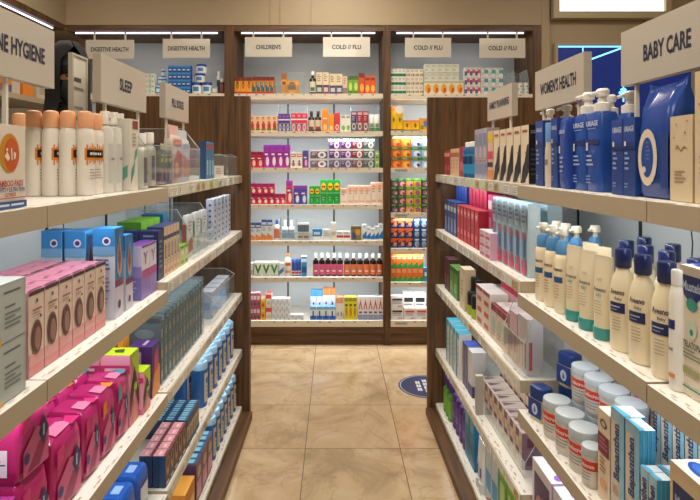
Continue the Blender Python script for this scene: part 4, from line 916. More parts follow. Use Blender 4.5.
row('L', 0, 206, 214, 3, .03, 141, .03, S({'F': '2f6f9c', 'T': '9a3f3a', 'S': '2a4f7c'}, r('F', .2, .1, .8, .5, '8fb8d0'), r('F', 0, .8, 1, .92, '9a4038')), 'pen_carton', 'slim blue upright carton', 'carton', w=.045)
row('L', 0, 215, 224, 1, .03, 166, .05, S('dcd9d2', ln('F', .1, .2, .9, .8, 3, 'a9a49c')), 'small_carton', 'low white carton near the end panel', 'carton')
solo(bins('display_tray', .26, .12, .11, 0, .9), 'L', 0, .075, 0, 'short clear tray near the end panel', 'display tray', Y=2.72)

# --- second shelf
row('L', 1, -22, 27, 1, .012, 0, .10, S({'F': 'a9b0ac', 'T': 'bcc3bf', 'S': 'a4aba7'}, r('F', .06, .02, .94, .97, 'b4bab6'), r('F', .48, .82, .86, .86, '6a716d'), r('F', .5, .58, .74, .615, '6a716d'), ln('F', .5, .2, .9, .5, 4, '7c837f'), r('F', 0, 0, .42, .1, 'd8a92a')), 'supplement_carton', 'grey carton with faint writing', 'carton', 2, sz=.0985)
row('L', 1, 28, 105.5, 6, .032, 0, .085, S({'F': 'ead3c0', 'T': 'dd8fa8', 'S': 'dfa3a8'}, r('F', 0, 0, 1, .12, 'd98a8c'), r('F', 0, .12, 1, .26, 'e0a29c'), r('F', 0, .955, 1, 1, '4a2a34'), e('F', .5, .44, .36, .21, '8a5f52'), e('F', .5, .44, .31, .185, '5e3f3a'), e('F', .55, .42, .2, .14, 'a07868'), e('F', .5, .88, .07, .025, '6a5048'), r('F', .2, .765, .8, .79, '9a7a6c'), ln('F', .2, .69, .8, .74, 2, 'b0907e'), e('F', .72, .68, .06, .02, '3a2a2a'), r('T', .05, .0, .95, .06, '4a2a34'), r('T', .3, .45, .75, .5, '9a5a70')), 'mask_carton', 'cream carton with pink top', 'carton', deep=2, sz=.157)
blu = S({'F': '2f86c4', 'T': '2c84c8', 'S': 'd3dcec'}, r('F', 0, 0, 1, .34, 'cfc6d8'), r('F', 0, .34, 1, .42, '7d3a56'), pg('F', [(.5, .92), (.2, .66), (.25, .5), (.5, .44), (.75, .5), (.8, .66)], 'c9a896'), pg('F', [(.5, .86), (.28, .65), (.5, .5), (.72, .65)], '8a5a58'), e('F', .5, .14, .16, .05, '4a3038'),
        r('S', 0, .80, 1, 1, '2f8ad0'), r('S', 0, .70, 1, .80, '79b0dc'), e('S', .62, .86, .19, .046, 'e9eef4'), e('S', .62, .86, .12, .028, '47307c'), ln('S', .12, .52, .85, .66, 3, '5d6fa0'), ln('S', .12, .1, .8, .46, 8, '8f9cbc'))
solo(('sleep_drops_carton', carton(.05, .055, .228, blu, 'sleep_drops_carton')), 'L', 0, .058, 1, 'tall blue and white drop carton at the shelf edge', 'carton', Y=1.362)
for i, ii in enumerate((.131, .190)): solo(('sleep_drops_carton', carton(.05, .052, .222, blu, 'sleep_drops_carton')), 'L', 0, ii, 1, f'blue and white drop carton {("just behind the edge one", "set deepest beside the back panel")[i]}', 'carton', Y=1.362)
solo(('sleep_drops_carton', carton(.048, .055, .200, blu, 'sleep_drops_carton')), 'L', 0, .06, 1, 'shorter blue and white drop carton beside the purple pair', 'carton', Y=1.432)
row('L', 1, 141.5, 156.6, 2, .03, 246, .05, S({'F': 'e4dce8', 'T': '7d46a0', 'S': 'cfc6e2'}, r('F', 0, 0, 1, .38, '8d78b8'), r('F', 0, .38, 1, .54, 'b04a86'), t('F', 'Y', .5, .76, .035, '9a8aa8'), r('F', 0, .96, 1, 1, '7d46a0'), r('S', 0, 0, 1, .42, '8478c0'), r('S', 0, .42, 1, .62, '9a8fd0'), ln('S', .2, .12, .8, .36, 4, 'b9b2dc')), 'cream_carton', 'lilac carton with purple top', 'carton')
row('L', 1, 158.2, 163.3, 1, .03, 231, .06, S({'F': '1f2a52', 'T': '2a3766', 'S': '232d58'}, ln('F', .2, .2, .8, .8, 6, '7a86b0'), ln('S', .2, .75, .9, .92, 2, '8a94b8'), r('T', .1, .3, .9, .42, '6a78a4')), 'tonic_carton', 'navy carton', 'carton', deep=3)
row('L', 1, 163.8, 179.3, 5, .03, 227, .055, S({'F': 'e2c9a6', 'T': '4a4f86', 'S': '3a3f6c'}, r('F', 0, .74, 1, .82, '4a4a6a'), pg('F', [(.4, .4), (.6, .4), (.65, .62), (.5, .7), (.35, .62)], '4a3f5a'), r('F', .3, .36, .7, .4, '3a3450'), r('F', .2, .06, .8, .14, 'd8906a'), ln('F', .2, .2, .8, .32, 2, 'c09a78')), 'herbal_carton', 'cream carton with dark figure', 'carton')
row('L', 1, 180.2, 188.2, 2, .03, 247, .045, S({'F': 'c9d68a', 'T': '7ab82c', 'S': 'e3e8c9'}, r('F', .1, .1, .9, .25, '6aa82a'), r('F', .15, .55, .85, .8, 'e8edd2'), r('F', 0, .9, 1, 1, '5f9a24')), 'herbal_carton', 'short lime carton', 'carton')
row('L', 1, 141, 160, 3, .12, 222, .08, S({'F': '6fb42e', 'T': '86cc3a', 'S': '5a9a2c'}, r('F', .1, .5, .9, .8, 'cfe0a0'), r('T', .2, .2, .8, .3, 'a8dc6a')), 'herbal_carton', 'green-topped carton behind the row', 'carton')
row('L', 1, 163, 168.5, 1, .115, 214, .08, S({'F': '2f6f9c', 'T': '3f86b4', 'S': '2f6a98'}, r('S', .2, .3, .8, .8, '9fc0d4'), r('F', .2, .3, .8, .7, 'a8c8da')), 'inhaler_carton', 'steel blue carton by the clear tray', 'carton')
solo(bins('display_tray', .34, .26, .19, 2, .45), 'L', 0, .15, 1, 'clear tray of leaning packs before the blister cards', 'display tray', Y=2.19)
for i, (Y, c1, c2, nm) in enumerate(((2.075, 'e6e6e2', 'c85a4e', 'white and coral'), (2.19, 'e4e8e2', '6fae86', 'white and mint'), (2.30, 'dfe3e6', 'a9b6c4', 'white and grey'))):
    o = solo(pouch('test_pack', .085, .022, .165, c1, (pg('F', [(.15, .1), (.85, .15), (.8, .5), (.2, .4)], c2), ln('F', .2, .6, .8, .85, 3, '9aa0a4'), r('S', .1, .3, .9, .8, c2)), None), 'L', 0, .06, 1, f'{nm} pack leaning in the clear tray', 'pack', Y=Y)
def blister_card(w, d, h):
    A = MB().box(-w/2, -d/2, 0, w/2, d/2, h, 'cdd6e6', side='c3cde2')
    for i in range(7): draw(A, w, d, h, (e('S', .5, .12 + .125 * i, .16, .026, '2f3f7c'), e('F', .5, .12 + .125 * i, .26, .026, '2f3f7c')))
    return ('pill_organiser', A.mesh('pill_organiser', False))
row('L', 1, 213, 231, 5, .03, 0, .035, S(''), 'pill_organiser', 'tall pale blue pill organiser', 'pill organiser', parts=blister_card, sz=.205, gap=.6)

# --- third shelf: pink pads
pad = lambda c2: (pg('F', [(.1, .08), (.9, .04), (.92, .5), (.5, .62), (.1, .4)], 'd05c8c'), pg('F', [(.2, .1), (.6, .08), (.86, .34), (.6, .4)], '9a1c52'), pg('F', [(.58, .5), (.74, .72), (.9, .5), (.74, .28)], '1c2a5e'), r('F', .71, .42, .76, .58, 'c3c8e0'), pg('F', [(.08, .62), (.3, .7), (.3, .9), (.08, .86)], c2), e('F', .2, .30, .08, .07, '27346e'),
                  pg('T', [(.2, .1), (.8, .1), (.7, .45), (.3, .45)], 'ea86ae'), pg('T', [(.65, .05), (.95, .05), (.95, .4), (.75, .3)], c2), r('L', .12, .15, .8, .5, 'e6dce6'), ln('L', .16, .18, .78, .46, 6, '3a4478'), pg('L', [(.3, .75), (.5, .9), (.7, .75), (.5, .6)], '1c2a5e'))
pA, pB = pad('d92a7a'), pad('e8862c')
def padpack(art):
    return lambda w, d, h: pouch('sanitary_pads_pack', w, d, h, 'be2a70:.14', art, 'c92470')
row('L', 2, 18.5, 51.5, 1, .03, 0, .10, S(''), 'sanitary_pads_pack', 'large pink pads pack', 'pads pack', layers=2, parts=lambda w, d, h: pouch('sanitary_pads_pack', w, d, h, 'be2a70:.14', pA), sz=.138)
for (a, b, k, nm) in ((53, 84, 'd92a7a', 'plain pink'), (84, 101, 'd92a7a', 'magenta'), (101, 116.5, 'e8862c', 'orange-cornered pink'), (116.5, 129, '2f9ab4', 'teal-cornered pink')):
    row('L', 2, a, b, 1, .03, 0, .095, S(''), 'sanitary_pads_pack', nm + ' pads pack', 'pads pack', deep=2, parts=(lambda q: lambda w, d, h: pouch('sanitary_pads_pack', w, d, h, 'be2a70:.14', q))(pad(k)), sz=.158)
row('L', 2, 60, 100, 2, .23, 0, .09, S(''), 'sanitary_pads_pack', 'pink pads pack by the back panel', 'pads pack', parts=lambda w, d, h: pouch('sanitary_pads_pack', w, d, h, 'be2a70:.14', pB), sz=.158)
row('L', 2, -20, 16.5, 1, .02, 0, .11, S({'F': 'b3408c', 'T': 'a52a86', 'S': '5f3a80'}, pg('T', [(.1, .1), (.9, .1), (.7, .7)], 'e05aa6'), r('F', .1, .2, .9, .7, 'd96ab0')), 'tampon_carton', 'purple and pink carton before the pads', 'carton', sz=.143)
lime = S({'F': 'd8848f', 'T': 'b8dc1e', 'S': 'eea8bc'}, pg('F', [(0, 1), (1, 1), (1, .6), (.5, .75)], 'b8d41e'), pg('F', [(0, .1), (.5, .5), (1, .15), (1, .4), (.5, .8), (0, .45)], '2c2a2e'), pg('F', [(.2, 0), (.8, 0), (.5, .4)], 'e08a70'), e('F', .6, .5, .2, .06, 'a8cc3a'), pg('T', [(.3, .3), (.8, .4), (.6, .7), (.3, .6)], '3f4a1e'), r('S', 0, .74, 1, .86, 'd23c7c'), r('S', .15, .78, .85, .82, 'f4dfe6'), ln('S', .15, .3, .85, .68, 7, '9a5a80'), r('S', 0, .0, 1, .12, 'e07aa0'))
row('L', 2, 129.8, 138.8, 1, .03, 355, .08, lime, 'tampon_carton', 'tall lime-topped pink carton', 'carton', deep=2)
row('L', 2, 143.2, 150.5, 1, .02, 372, .07, lime, 'tampon_carton', 'low lime-topped pink carton', 'carton')
pv = S({'F': '4a2a6e', 'T': '5f3a8c', 'S': '4a2a72'}, pg('F', [(0, 0), (1, 0), (1, .5), (.4, .7)], 'e08a2c'), pg('F', [(.2, .4), (.8, .5), (.7, .9), (.3, .8)], 'c23a6a'), r('S', .3, .3, .55, .9, 'b8a8cc'), r('T', .2, .35, .8, .5, 'd8d0e4'))
row('L', 2, 151.5, 160, 1, .03, 348, .07, pv, 'tampon_carton', 'violet carton with orange patch', 'carton')
row('L', 2, 118, 129.5, 2, .118, 340, .06, S({'F': 'e0902c', 'T': 'ea9a2c', 'S': 'c8702a'}, r('T', .2, .3, .8, .5, 'f4c06a')), 'tampon_carton', 'orange-topped carton behind the violet one', 'carton')
def clam(w, d, h):
    A = MB().box(-w*.27, -d*.45, .002, w*.27, d*.45, h*.93, '5a7476')
    for i in range(3): draw(A, w*.54, d*.9, h*.93, (e('S', .5, .2 + .27*i, .3, .07, '8fa4a4'), r('F', .15, .08 + .3*i, .85, .2 + .3*i, 'b9a88a'), r('F', .3, .24 + .3*i, .7, .3 + .3*i, '8f9c9c'), r('T', .1, .2, .9, .5, '8fa8ac'), r('S', .02, .9, .98, .97, 'c9d6d6'), r('F', .05, .93, .95, .99, 'd3dede')))  # pale top strips are edge glints painted into the card colours
    B = MB().box(-w*.42, -d/2, 0, w*.42, d/2, h*.9, '@film').box(-w*.30, -d/2, h*.9, w*.30, d/2, h, '@film')
    return ('clamshell_pack', [('card', A.mesh('card', False)), ('shell', B.mesh('shell', False))])
row('L', 2, 161.5, 204.5, 13, .03, 0, .115, S(''), 'clamshell_pack', 'clear clamshell pack', 'clamshell', parts=clam, sz=.238)
solo(bins('display_tray', .50, .20, .15, 0, .8), 'L', 0, .12, 2, 'clear tray of pale packs near the end panel', 'display tray', Y=2.56)
row('L', 2, 212, 229.5, 4, .045, 0, .06, S({'F': 'c9d3e4', 'T': 'd8dfea', 'S': 'b7c4de'}, r('F', .1, .2, .9, .45, '8fa4c8'), ln('F', .15, .55, .85, .85, 3, '9aa8c4'), r('S', .2, .3, .8, .6, '8fa4c8')), 'test_kit_carton', 'pale blue carton in the tray', 'carton', sz=.12, gap=.86)
row('L', 2, 184, 194, 2, .25, 0, .035, S(''), 'pill_organiser', 'pale pill organiser behind the tray', 'pill organiser', parts=blister_card, sz=.21, gap=.55)

# --- fourth shelf
hc = S({'F': '6a4636', 'T': 'd89aa4', 'S': '1f3f66'}, e('F', .5, .6, .34, .3, 'b88a6a'), e('F', .5, .68, .2, .18, '3a241c'), r('F', 0, 0, 1, .22, '2a3f6a'), r('F', .1, .06, .7, .15, 'd8c8b8'), r('S', .42, 0, .5, 1, '17304f'), r('T', 0, 0, 1, .18, '7a2f40'), r('T', .1, .4, .6, .6, 'eecad0'))
nb = S({'F': 'c8b89a', 'T': '1f3f6c', 'S': '1d3a60'}, r('F', 0, .7, 1, 1, '24426e'), e('F', .5, .4, .3, .22, '8a6a4e'), r('T', .1, .2, .42, .8, '7fc0dc'), r('T', .56, .2, .9, .8, '7fc0dc'), r('F', 0, 0, 1, .2, '2a4a78'))
row('L', 3, 165.5, 186, 5, .008, 0, .040, hc, 'hair_colour_carton', 'pink-topped navy portrait carton', 'carton', deep=2, sz=.10)
row('L', 3, 157, 172, 4, .135, 0, .045, hc, 'hair_colour_carton', 'inner navy portrait carton', 'carton', sz=.10)
row('L', 3, 186.6, 199, 5, .008, 0, .040, nb, 'hair_colour_carton', 'navy carton with sky-blue squares', 'carton', deep=3, sz=.10)
def canister(w, d, h):
    B = MB().loft([(0, w*.47, d*.47, 2.1), (.004, w*.49, d*.49, 2.1), (h*.80, w*.49, d*.49, 2.1)], '2a66b0:.25', 24)
    
    rx, ry = w*.49, d*.49
    B.wrap_rect(-rx*.62, rx*.9, h*.10, h*.72, rx, ry, 'cfc6b4', .0012, 10); B.wrap_rect(-rx*.45, rx*.6, h*.50, h*.62, rx, ry, '2f6fae', .0022, 8)
    for k in range(3): B.wrap_rect(-rx*.4, rx*.5, h*(.40 - .09*k), h*(.43 - .09*k), rx, ry, '8fa0b4', .0022, 6)
    K = MB().loft([(h*.80, w*.5, d*.50, 2.1), (h*.92, w*.5, d*.50, 2.1), (h*.95, w*.45, d*.45, 2.1), (h*.955, w*.36, d*.36, 2), (h, w*.30, d*.30, 2)], 'a6d0f0:.25', 24)
    return ('wipes_canister', [('body', B.mesh('body')), ('lid', K.mesh('lid'))])
row('L', 3, 204.5, 235, 7, .02, 0, .068, S(''), 'wipes_canister', 'blue canister with pale lid', 'canister', parts=canister, sz=.195, deep=2, gap=.80)
row('L', 3, 106, 150, 3, .03, 0, .08, S(''), 'wipes_pack', 'royal blue soft pack', 'pack', parts=lambda w, d, h: pouch('wipes_pack', w, d, h, '1f58b4:.3', (r('T', .3, .3, .7, .6, '8fb4e0'), r('F', .2, .3, .8, .7, 'dfe8f2')), None), sz=.14)
# --- lowest shelf
row('L', 4, 214, 237.3, 7, .02, 0, .07, S(''), 'wipes_canister', 'blue canister with pale lid', 'canister', parts=canister, sz=.2, gap=.84)
row('L', 4, 196, 212.5, 3, .02, 0, .06, S({'F': '8a5a6a', 'T': '1f3f6c', 'S': '5a3a5c'}, r('F', .1, .1, .9, .5, 'd8a0b0'), e('F', .5, .7, .3, .14, 'c8b0a0'), r('T', .1, .2, .42, .8, '7fc0dc'), r('T', .56, .2, .9, .8, '7fc0dc')), 'hair_colour_carton', 'plum and navy carton', 'carton', sz=.16, deep=2)
row('L', 4, 185, 195, 1, .02, 0, .06, S({'F': 'd98a2c', 'T': 'e8a43a'}, r('F', .1, .2, .9, .6, 'f4d090')), 'hair_colour_carton', 'orange-topped carton', 'carton', sz=.13)
# ================================================================== goods on the baby-care side
def duo(F_, S_): return S({'F': F_, 'S': S_})
# --- top shelf
kr = (e('F', .3, .9, .03, .012, '8a6a4a'), e('F', .7, .8, .03, .012, '8a6a4a'), e('F', .2, .75, .025, .01, '8a6a4a'), e('F', .8, .93, .03, .012, '8a6a4a'))
row('R', 0, 693, 669.5, 1, .03, 0, .06, S({'F': 'd8c4a2', 'T': 'd3c09e', 'S': 'd2bd9a'}, pg('F', [(.2, .6), (.35, .66), (.5, .6), (.65, .65), (.82, .61), (.65, .625), (.5, .58), (.35, .63)], '9a7f60'), ln('F', .2, .2, .8, .36, 4, 'a68c6c'), *kr), 'baby_oil_carton', 'short sand-coloured carton with script', 'carton', sz=.155)
row('R', 0, 722, 694, 1, .03, 0, .06, S({'F': 'd8c4a2', 'T': 'd3c09e', 'S': 'cfb993'}, pg('F', [(.2, .6), (.35, .66), (.5, .6), (.65, .65), (.82, .61), (.65, .625), (.5, .58), (.35, .63)], '9a7f60'), ln('F', .2, .2, .8, .36, 4, 'a68c6c'), *kr), 'baby_oil_carton', 'tall sand-coloured carton', 'carton', sz=.227)
def bag(name, w, d, h, col, art):
    mb = MB().loft([(0, w*.46, d*.38, 7), (h*.04, w*.5, d*.49, 7), (h*.62, w*.5, d*.5, 7), (h*.80, w*.5, d*.36, 6), (h*.92, w*.5, d*.12, 5), (h*.97, w*.5, d*.03, 5), (h, w*.505, d*.025, 5)], col, 40)
    rn = random.Random(5)
    for i, v in enumerate(mb.v):                                   # crumpled film toward the seal
        k = max(0, v[2] / h - .6)
        mb.v[i] = (v[0], v[1] + math.sin(v[0] * 160) * .006 * k * 2, v[2] + (abs(v[0]) / (w*.5)) ** 3 * .012 * k * 2.4 - .006 * k * (1 + math.sin(v[0] * 90)))
    draw(mb, w, d, h, art, 3)
    return (name, [('wrapper', mb.mesh('wrapper'))]) if False else (name, mb.mesh('refill_bag'))
ringart = (e('F', .34, .36, .30, .255, 'e2d5c0'), e('F', .34, .36, .19, .18, '24499a'), e('F', .24, .25, .06, .03, 'e2d5c0'), ln('F', .30, .32, .44, .5, 5, '5a78b8'), r('F', .76, .1, .97, .58, '1f3f88'))
solo(bag('refill_pouch', .104, .062, .222, '24489a:.18', ringart), 'R', 0, .065, 0, 'blue refill pouch with a white ring', 'pouch', Y=1.036)
solo(bag('refill_pouch', .104, .05, .240, '24489a:.18', ringart), 'R', 0, .172, 0, 'blue refill pouch tucked behind the ringed pouch', 'pouch', Y=1.02)
ub = S({'F': '1f3f86', 'T': '2a4f9c', 'S': '24468f'}, r('F', 0, .68, 1, 1, '24489a'), t('F', 'URIAGE', .5, .86, .011, 'c3cfe6', 0, .8), r('F', .1, .62, .26, .7, 'e6e2d8'), ln('F', .15, .3, .6, .56, 4, '8fa4d0'), ln('F', .15, .08, .5, .16, 2, '7f95c6'), r('F', 0, .60, 1, .64, '16306c'))
row('R', 0, 635.5, 611.5, 2, .03, 0, .045, ub, 'lotion_carton', 'small navy blue carton', 'carton', sz=.165)
def pump(w, d, h):
    hb = h * .77
    B = MB().loft([(0, w*.47, d*.46, 5), (.004, w*.49, d*.49, 5), (hb*.96, w*.49, d*.49, 5), (hb, w*.44, d*.42, 5), (hb*1.005, w*.2, w*.2, 2), (hb*1.04, w*.2, w*.2, 2)], '2450a4:.25', 28)
    draw(B, w*.98, d*.98, hb, (r('F', .02, .6, .98, .66, '16306c'), t('F', 'URIAGE', .5, .86, .012, 'd3dcee', 0, .85), ln('F', .15, .78, .8, .8, 1, '9fb2d8'), r('F', .08, .52, .2, .62, 'e6e2d8'), ln('F', .1, .3, .8, .46, 3, '9fb2d8'), ln('F', .1, .08, .6, .2, 3, '7f95c6')), 3)
    K = MB().lathe([(w*.30, hb*1.01), (w*.30, hb*1.11), (w*.16, hb*1.13), (w*.13, hb*1.2)], '@white', 18)
    K.loft([(hb*1.2, w*.26, w*.2, 2, 0, 0), (hb*1.27, w*.30, w*.22, 2, 0, 0), (h, w*.22, w*.16, 2, 0, 0)], '@white', 18)
    K.tube([(0, 0, h*.955), (0, -w*.3, h*.955), (0, -w*.48, h*.935)], w*.07, '@white', 8)
    return ('pump_bottle', [('body', B.mesh('body')), ('pump', K.mesh('pump'))])
for i, (px, ii, nm) in enumerate(((602.5, .06, 'blue pump bottle beside the small navy cartons'), (588.5, .06, 'blue pump bottle next to the draped blue pouch'), (630, .15, 'blue pump bottle behind the small navy cartons'), (610, .14, 'blue pump bottle in the second row near the cyan star'), (587, .145, 'blue pump bottle in the second row behind the blue pouch'), (567, .145, "blue pump bottle rearward beneath the WOMEN'S HEALTH sign"), (550, .145, 'blue pump bottle rearward nearest the black and cream cartons'))):
    nm = nm.replace('nearest', 'closest to')
    solo(pump(.066, .05, .247), 'R', px, ii, 0, nm + '!', 'bottle')
row('R', 0, 566, 558.5, 1, .02, 0, .05, S(''), 'refill_pouch', 'blue pouch between a pump bottle and slim carton', 'pouch', parts=lambda w, d, h: pouch('refill_pouch', w, d, h, '2f4fa8:.2', (t('F', 'URIAGE', .5, .8, .01, 'c3cfe6', 0, .8), r('F', .1, .5, .25, .6, 'e6e2d8'), ln('F', .2, .2, .8, .45, 4, '8fa4d0')), None), sz=.19)
row('R', 0, 557.5, 551, 1, .03, 0, .045, ub, 'lotion_carton', 'slim navy carton beside the white tube', 'carton', sz=.195)
row('R', 0, 547.2, 542.5, 1, .02, 0, .035, S(''), 'lotion_tube', 'white tube with pale blue top', 'tube', parts=lambda w, d, h: bottle('lotion_tube', 'd8ccb6', '6f9ad0', 'd8ccb6', .9, .3, .66, capr=.95, accents=((-.6, .6, .6, .8, '8a7a60'),))(w, d, h), sz=.185)
row('R', 0, 543, 535.5, 1, .03, 0, .045, ub, 'lotion_carton', 'slim navy carton next to black and cream cartons', 'carton', sz=.195)
swo = S({'F': 'e4d3b6', 'T': 'd8c8ac', 'S': '1d1c20'}, pg('F', [(0, 0), (.25, .28), (.5, .38), (.8, .66), (1, .68), (1, .2), (.6, .06)], '17161a'), pg('F', [(.05, .0), (.35, .22), (.7, .18), (.6, .02)], '2a282c'), r('F', .2, .88, .8, .92, 'a83a34'), r('F', .55, .52, .8, .54, 'b8473e'), ln('S', .1, .84, .8, .9, 2, '9a9690'), ln('S', .1, .1, .8, .6, 6, '4a484c'))
row('R', 0, 529, 493.5, 5, .03, 124, .055, swo, 'test_carton', 'cream and black carton', 'carton')
row('R', 0, 493, 487.6, 1, .03, 130, .05, S({'F': 'e0b8a4', 'T': 'd8c23a'}, r('F', 0, .78, 1, .94, 'e6c62a'), r('F', 0, .42, 1, .58, 'd8485e'), r('F', 0, .26, 1, .36, '2a2430'), r('F', 0, 0, 1, .2, 'e08a4a')), 'test_carton', 'narrow carton with yellow and pink bands', 'carton')
row('R', 0, 487, 474.5, 3, .03, 127, .05, S({'F': 'a9a6b4', 'T': '8f8c98', 'S': '9a98a6'}, r('F', .1, .6, .9, .9, '7f86a4'), e('F', .5, .5, .34, .16, 'c8b0b4'), r('F', .1, .1, .9, .3, '8a90b8'), ln('F', .2, .32, .8, .42, 2, 'c85a5a')), 'lubricant_carton', 'grey violet carton', 'carton')
row('R', 0, 474, 464.8, 2, .03, 141, .04, S(''), 'lubricant_bottle', 'blue bottle with white cap', 'bottle', parts=lambda w, d, h: bottle('lubricant_bottle', '1f5a8c', '@white', '2f8fc0', .8, .14, .84, capr=.75, accents=((-.9, .9, .5, .9, '16406c'),))(w, d, h))
row('R', 0, 464.4, 459.4, 1, .03, 146, .05, S({'F': 'a0243a', 'T': 'b83a4c', 'S': '8a1f34'}, r('F', .1, .2, .9, .5, 'c85a68')), 'condom_carton', 'crimson carton beside the blue bottles', 'carton')
row('R', 0, 459, 450.4, 3, .03, 148, .05, S({'F': 'd8b48c', 'T': 'c8a078', 'S': 'c0906a'}, r('F', 0, .7, 1, .85, 'b8604a'), ln('F', .2, .2, .8, .6, 3, 'b8906a')), 'condom_carton', 'tan carton', 'carton')
row('R', 0, 450, 444.5, 2, .03, 150, .05, S({'F': '9c2a36', 'T': '8a2430', 'S': '8a2430'}, r('F', 0, .75, 1, .9, 'd89a80'), r('F', .2, .2, .8, .4, 'c0606a')), 'condom_carton', 'dark red carton at the panel end', 'carton')

# --- second shelf
def lotion(w=.056, d=.042, h=.218):
    rx, ry = w/2, d/2
    B = MB().loft([(0, rx*.90, ry*.90, 2.2), (.006, rx*.98, ry*.98, 2.2), (h*.5, rx, ry, 2.2), (h*.64, rx*.93, ry*.95, 2.2), (h*.74, rx*.72, ry*.8, 2), (h*.785, rx*.48, ry*.6, 2), (h*.80, rx*.44, ry*.55, 2), (h*.83, rx*.44, ry*.55, 2)], '@cream', 28)
    L = MB(); L.wrap_text('Aveeno', 0, h*.585, h*.05, rx*.96, ry*.96, '3f3a4a', rx*1.15, .0022); L.wrap_text('Baby', .004, h*.52, h*.026, rx, ry, '7a7490', rx*.8, .0016)
    L.wrap_rect(-rx*.62, rx*.62, h*.38, h*.48, rx, ry, '26305e', .0016, 10); L.wrap_rect(-rx*.5, rx*.3, h*.435, h*.445, rx, ry, 'c8ccdc', .0022, 6); L.wrap_rect(-rx*.5, rx*.1, h*.405, h*.412, rx, ry, 'a8aecc', .0022, 6)
    for k in range(5): L.wrap_rect(-rx*.4, rx*(.3 + .05*(k % 2)), h*(.33 - .03*k), h*(.336 - .03*k), rx, ry, 'a89c84', .0012, 6)
    K = MB().lathe([(rx*.50, h*.815), (rx*.58, h*.83), (rx*.58, h*.985), (rx*.52, h)], '@navycap', 24)
    return ('lotion_bottle', [('body', B.mesh('body')), ('label', L.mesh('label')), ('cap', K.mesh('cap'))])
lot = lotion()
for Y, ii, nm in ((1.0, .038, 'front row, closest to the tall box'), (1.075, .038, 'front row, middle of three'), (1.147, .038, 'front row, closest to the cream tubes'), (1.12, .115, 'second row, furthest along toward the tall box'), (1.195, .115, 'second row, next one in'), (1.27, .115, 'second row, last before the tubes'), (1.03, .115, 'second row, behind the tall box'), (1.215, .19, 'rear row against the back panel'), (1.325, .19, 'rear row near the hanging wire end')):
    inst(lot, at('R', Y, ii, zof('R', Y, 1)), ROT['R'] + R(24), 'cream lotion bottle with navy cap, ' + nm, 'bottle', 'cream lotion bottles with navy caps')
def creamtube(w=.05, d=.036, h=.19):
    rx, ry = w/2, d/2
    B = MB().loft([(h*.14, rx*.9, ry*.98, 2), (h*.5, rx*.96, ry*.8, 2.2), (h*.8, rx, ry*.42, 2.6), (h*.94, rx, ry*.14, 4), (h, rx, ry*.1, 4)], 'efe0bd:.3', 26)
    L = MB(); L.wrap_text('Aveeno', 0, h*.60, h*.05, rx*1.0, ry*.74, '5a5a66', rx*1.3, .003); L.wrap_text('baby', 0, h*.53, h*.03, rx, ry*.80, '6fae9a', rx*.6, .003)
    for k in range(5): L.wrap_rect(-rx*.5, rx*(.3 + .07*(k % 2)), h*(.45 - .035*k), h*(.457 - .035*k), rx*.97, ry*.9, 'a8a088' if k else '5aa4a0', .0026, 6)
    L.wrap_rect(-rx*.25, rx*.25, h*.70, h*.735, rx, ry*.6, 'd8d0b8', .003, 4)
    K = MB().lathe([(rx*.86, 0), (rx*.90, .003), (rx*.92, h*.14)], '3f9a96:.35', 26)
    return ('cream_tube', [('body', B.mesh('body')), ('label', L.mesh('label')), ('cap', K.mesh('cap'))])
ct = creamtube()
for i, (Y, ii, nm) in enumerate(((1.222, .035, 'closest to the navy-capped bottles'), (1.294, .035, 'middle of the front three'), (1.366, .035, 'closest to the pump bottles'), (1.35, .10, 'second row'), (1.415, .10, 'second row, by the pumps'))):
    inst(ct, at('R', Y, ii, zof('R', Y, 1)), ROT['R'] + R(22), 'cream tube standing on teal cap, ' + nm, 'tube', 'cream tubes on teal caps')
def pumpc(w=.044, h=.226):
    rr = w/2
    B = MB().lathe([(rr*.94, 0), (rr, .004), (rr, h*.62), (rr*.9, h*.68), (rr*.72, h*.70)], '@cream', 24)
    L = MB(); L.wrap_text('Aveeno', 0, h*.52, h*.045, rr, rr, '4a4650', rr*1.4, .0008); L.wrap_rect(-rr*.7, rr*.7, h*.36, h*.43, rr, rr, '2f5a8c', .0008, 10)
    for k in range(5): L.wrap_rect(-rr*.5, rr*(.3 + .08*(k % 2)), h*(.32 - .035*k), h*(.327 - .035*k), rr, rr, 'a89880' if k % 3 else 'c8604a', .0008, 6)
    e_ = MB().lathe([(rr*.80, h*.685), (rr*.84, h*.72), (rr*.82, h*.80), (rr*.6, h*.85), (rr*.4, h*.86)], '5a94c8:.3', 22)
    K = MB().lathe([(rr*.30, h*.86), (rr*.30, h*.91), (rr*.62, h*.92), (rr*.66, h*.96), (rr*.55, h)], 'e9e2cf:.35', 20)
    K.tube([(0, 0, h*.95), (0, -rr*.9, h*.95), (0, -rr*1.1, h*.935)], rr*.16, 'e9e2cf:.35', 8)
    return ('pump_bottle', [('body', B.mesh('body')), ('label', L.mesh('label')), ('collar', e_.mesh('collar')), ('pump', K.mesh('pump'))])
pc = pumpc()
for Y, ii, nm in ((1.435, .035, 'front row, beside the cream tubes'), (1.500, .035, 'front row, in the middle'), (1.566, .035, 'front row, beside the brush packs'), (1.485, .095, 'second row, beside the tubes'), (1.55, .095, 'second row, in the middle'), (1.612, .095, 'second row, beside the brush packs'), (1.50, .155, 'rear row')):
    inst(pc, at('R', Y, ii, zof('R', Y, 1)), ROT['R'] + R(20), 'cream bottle with blue collar and pale pump, ' + nm, 'bottle', 'cream pump bottles with blue collars')
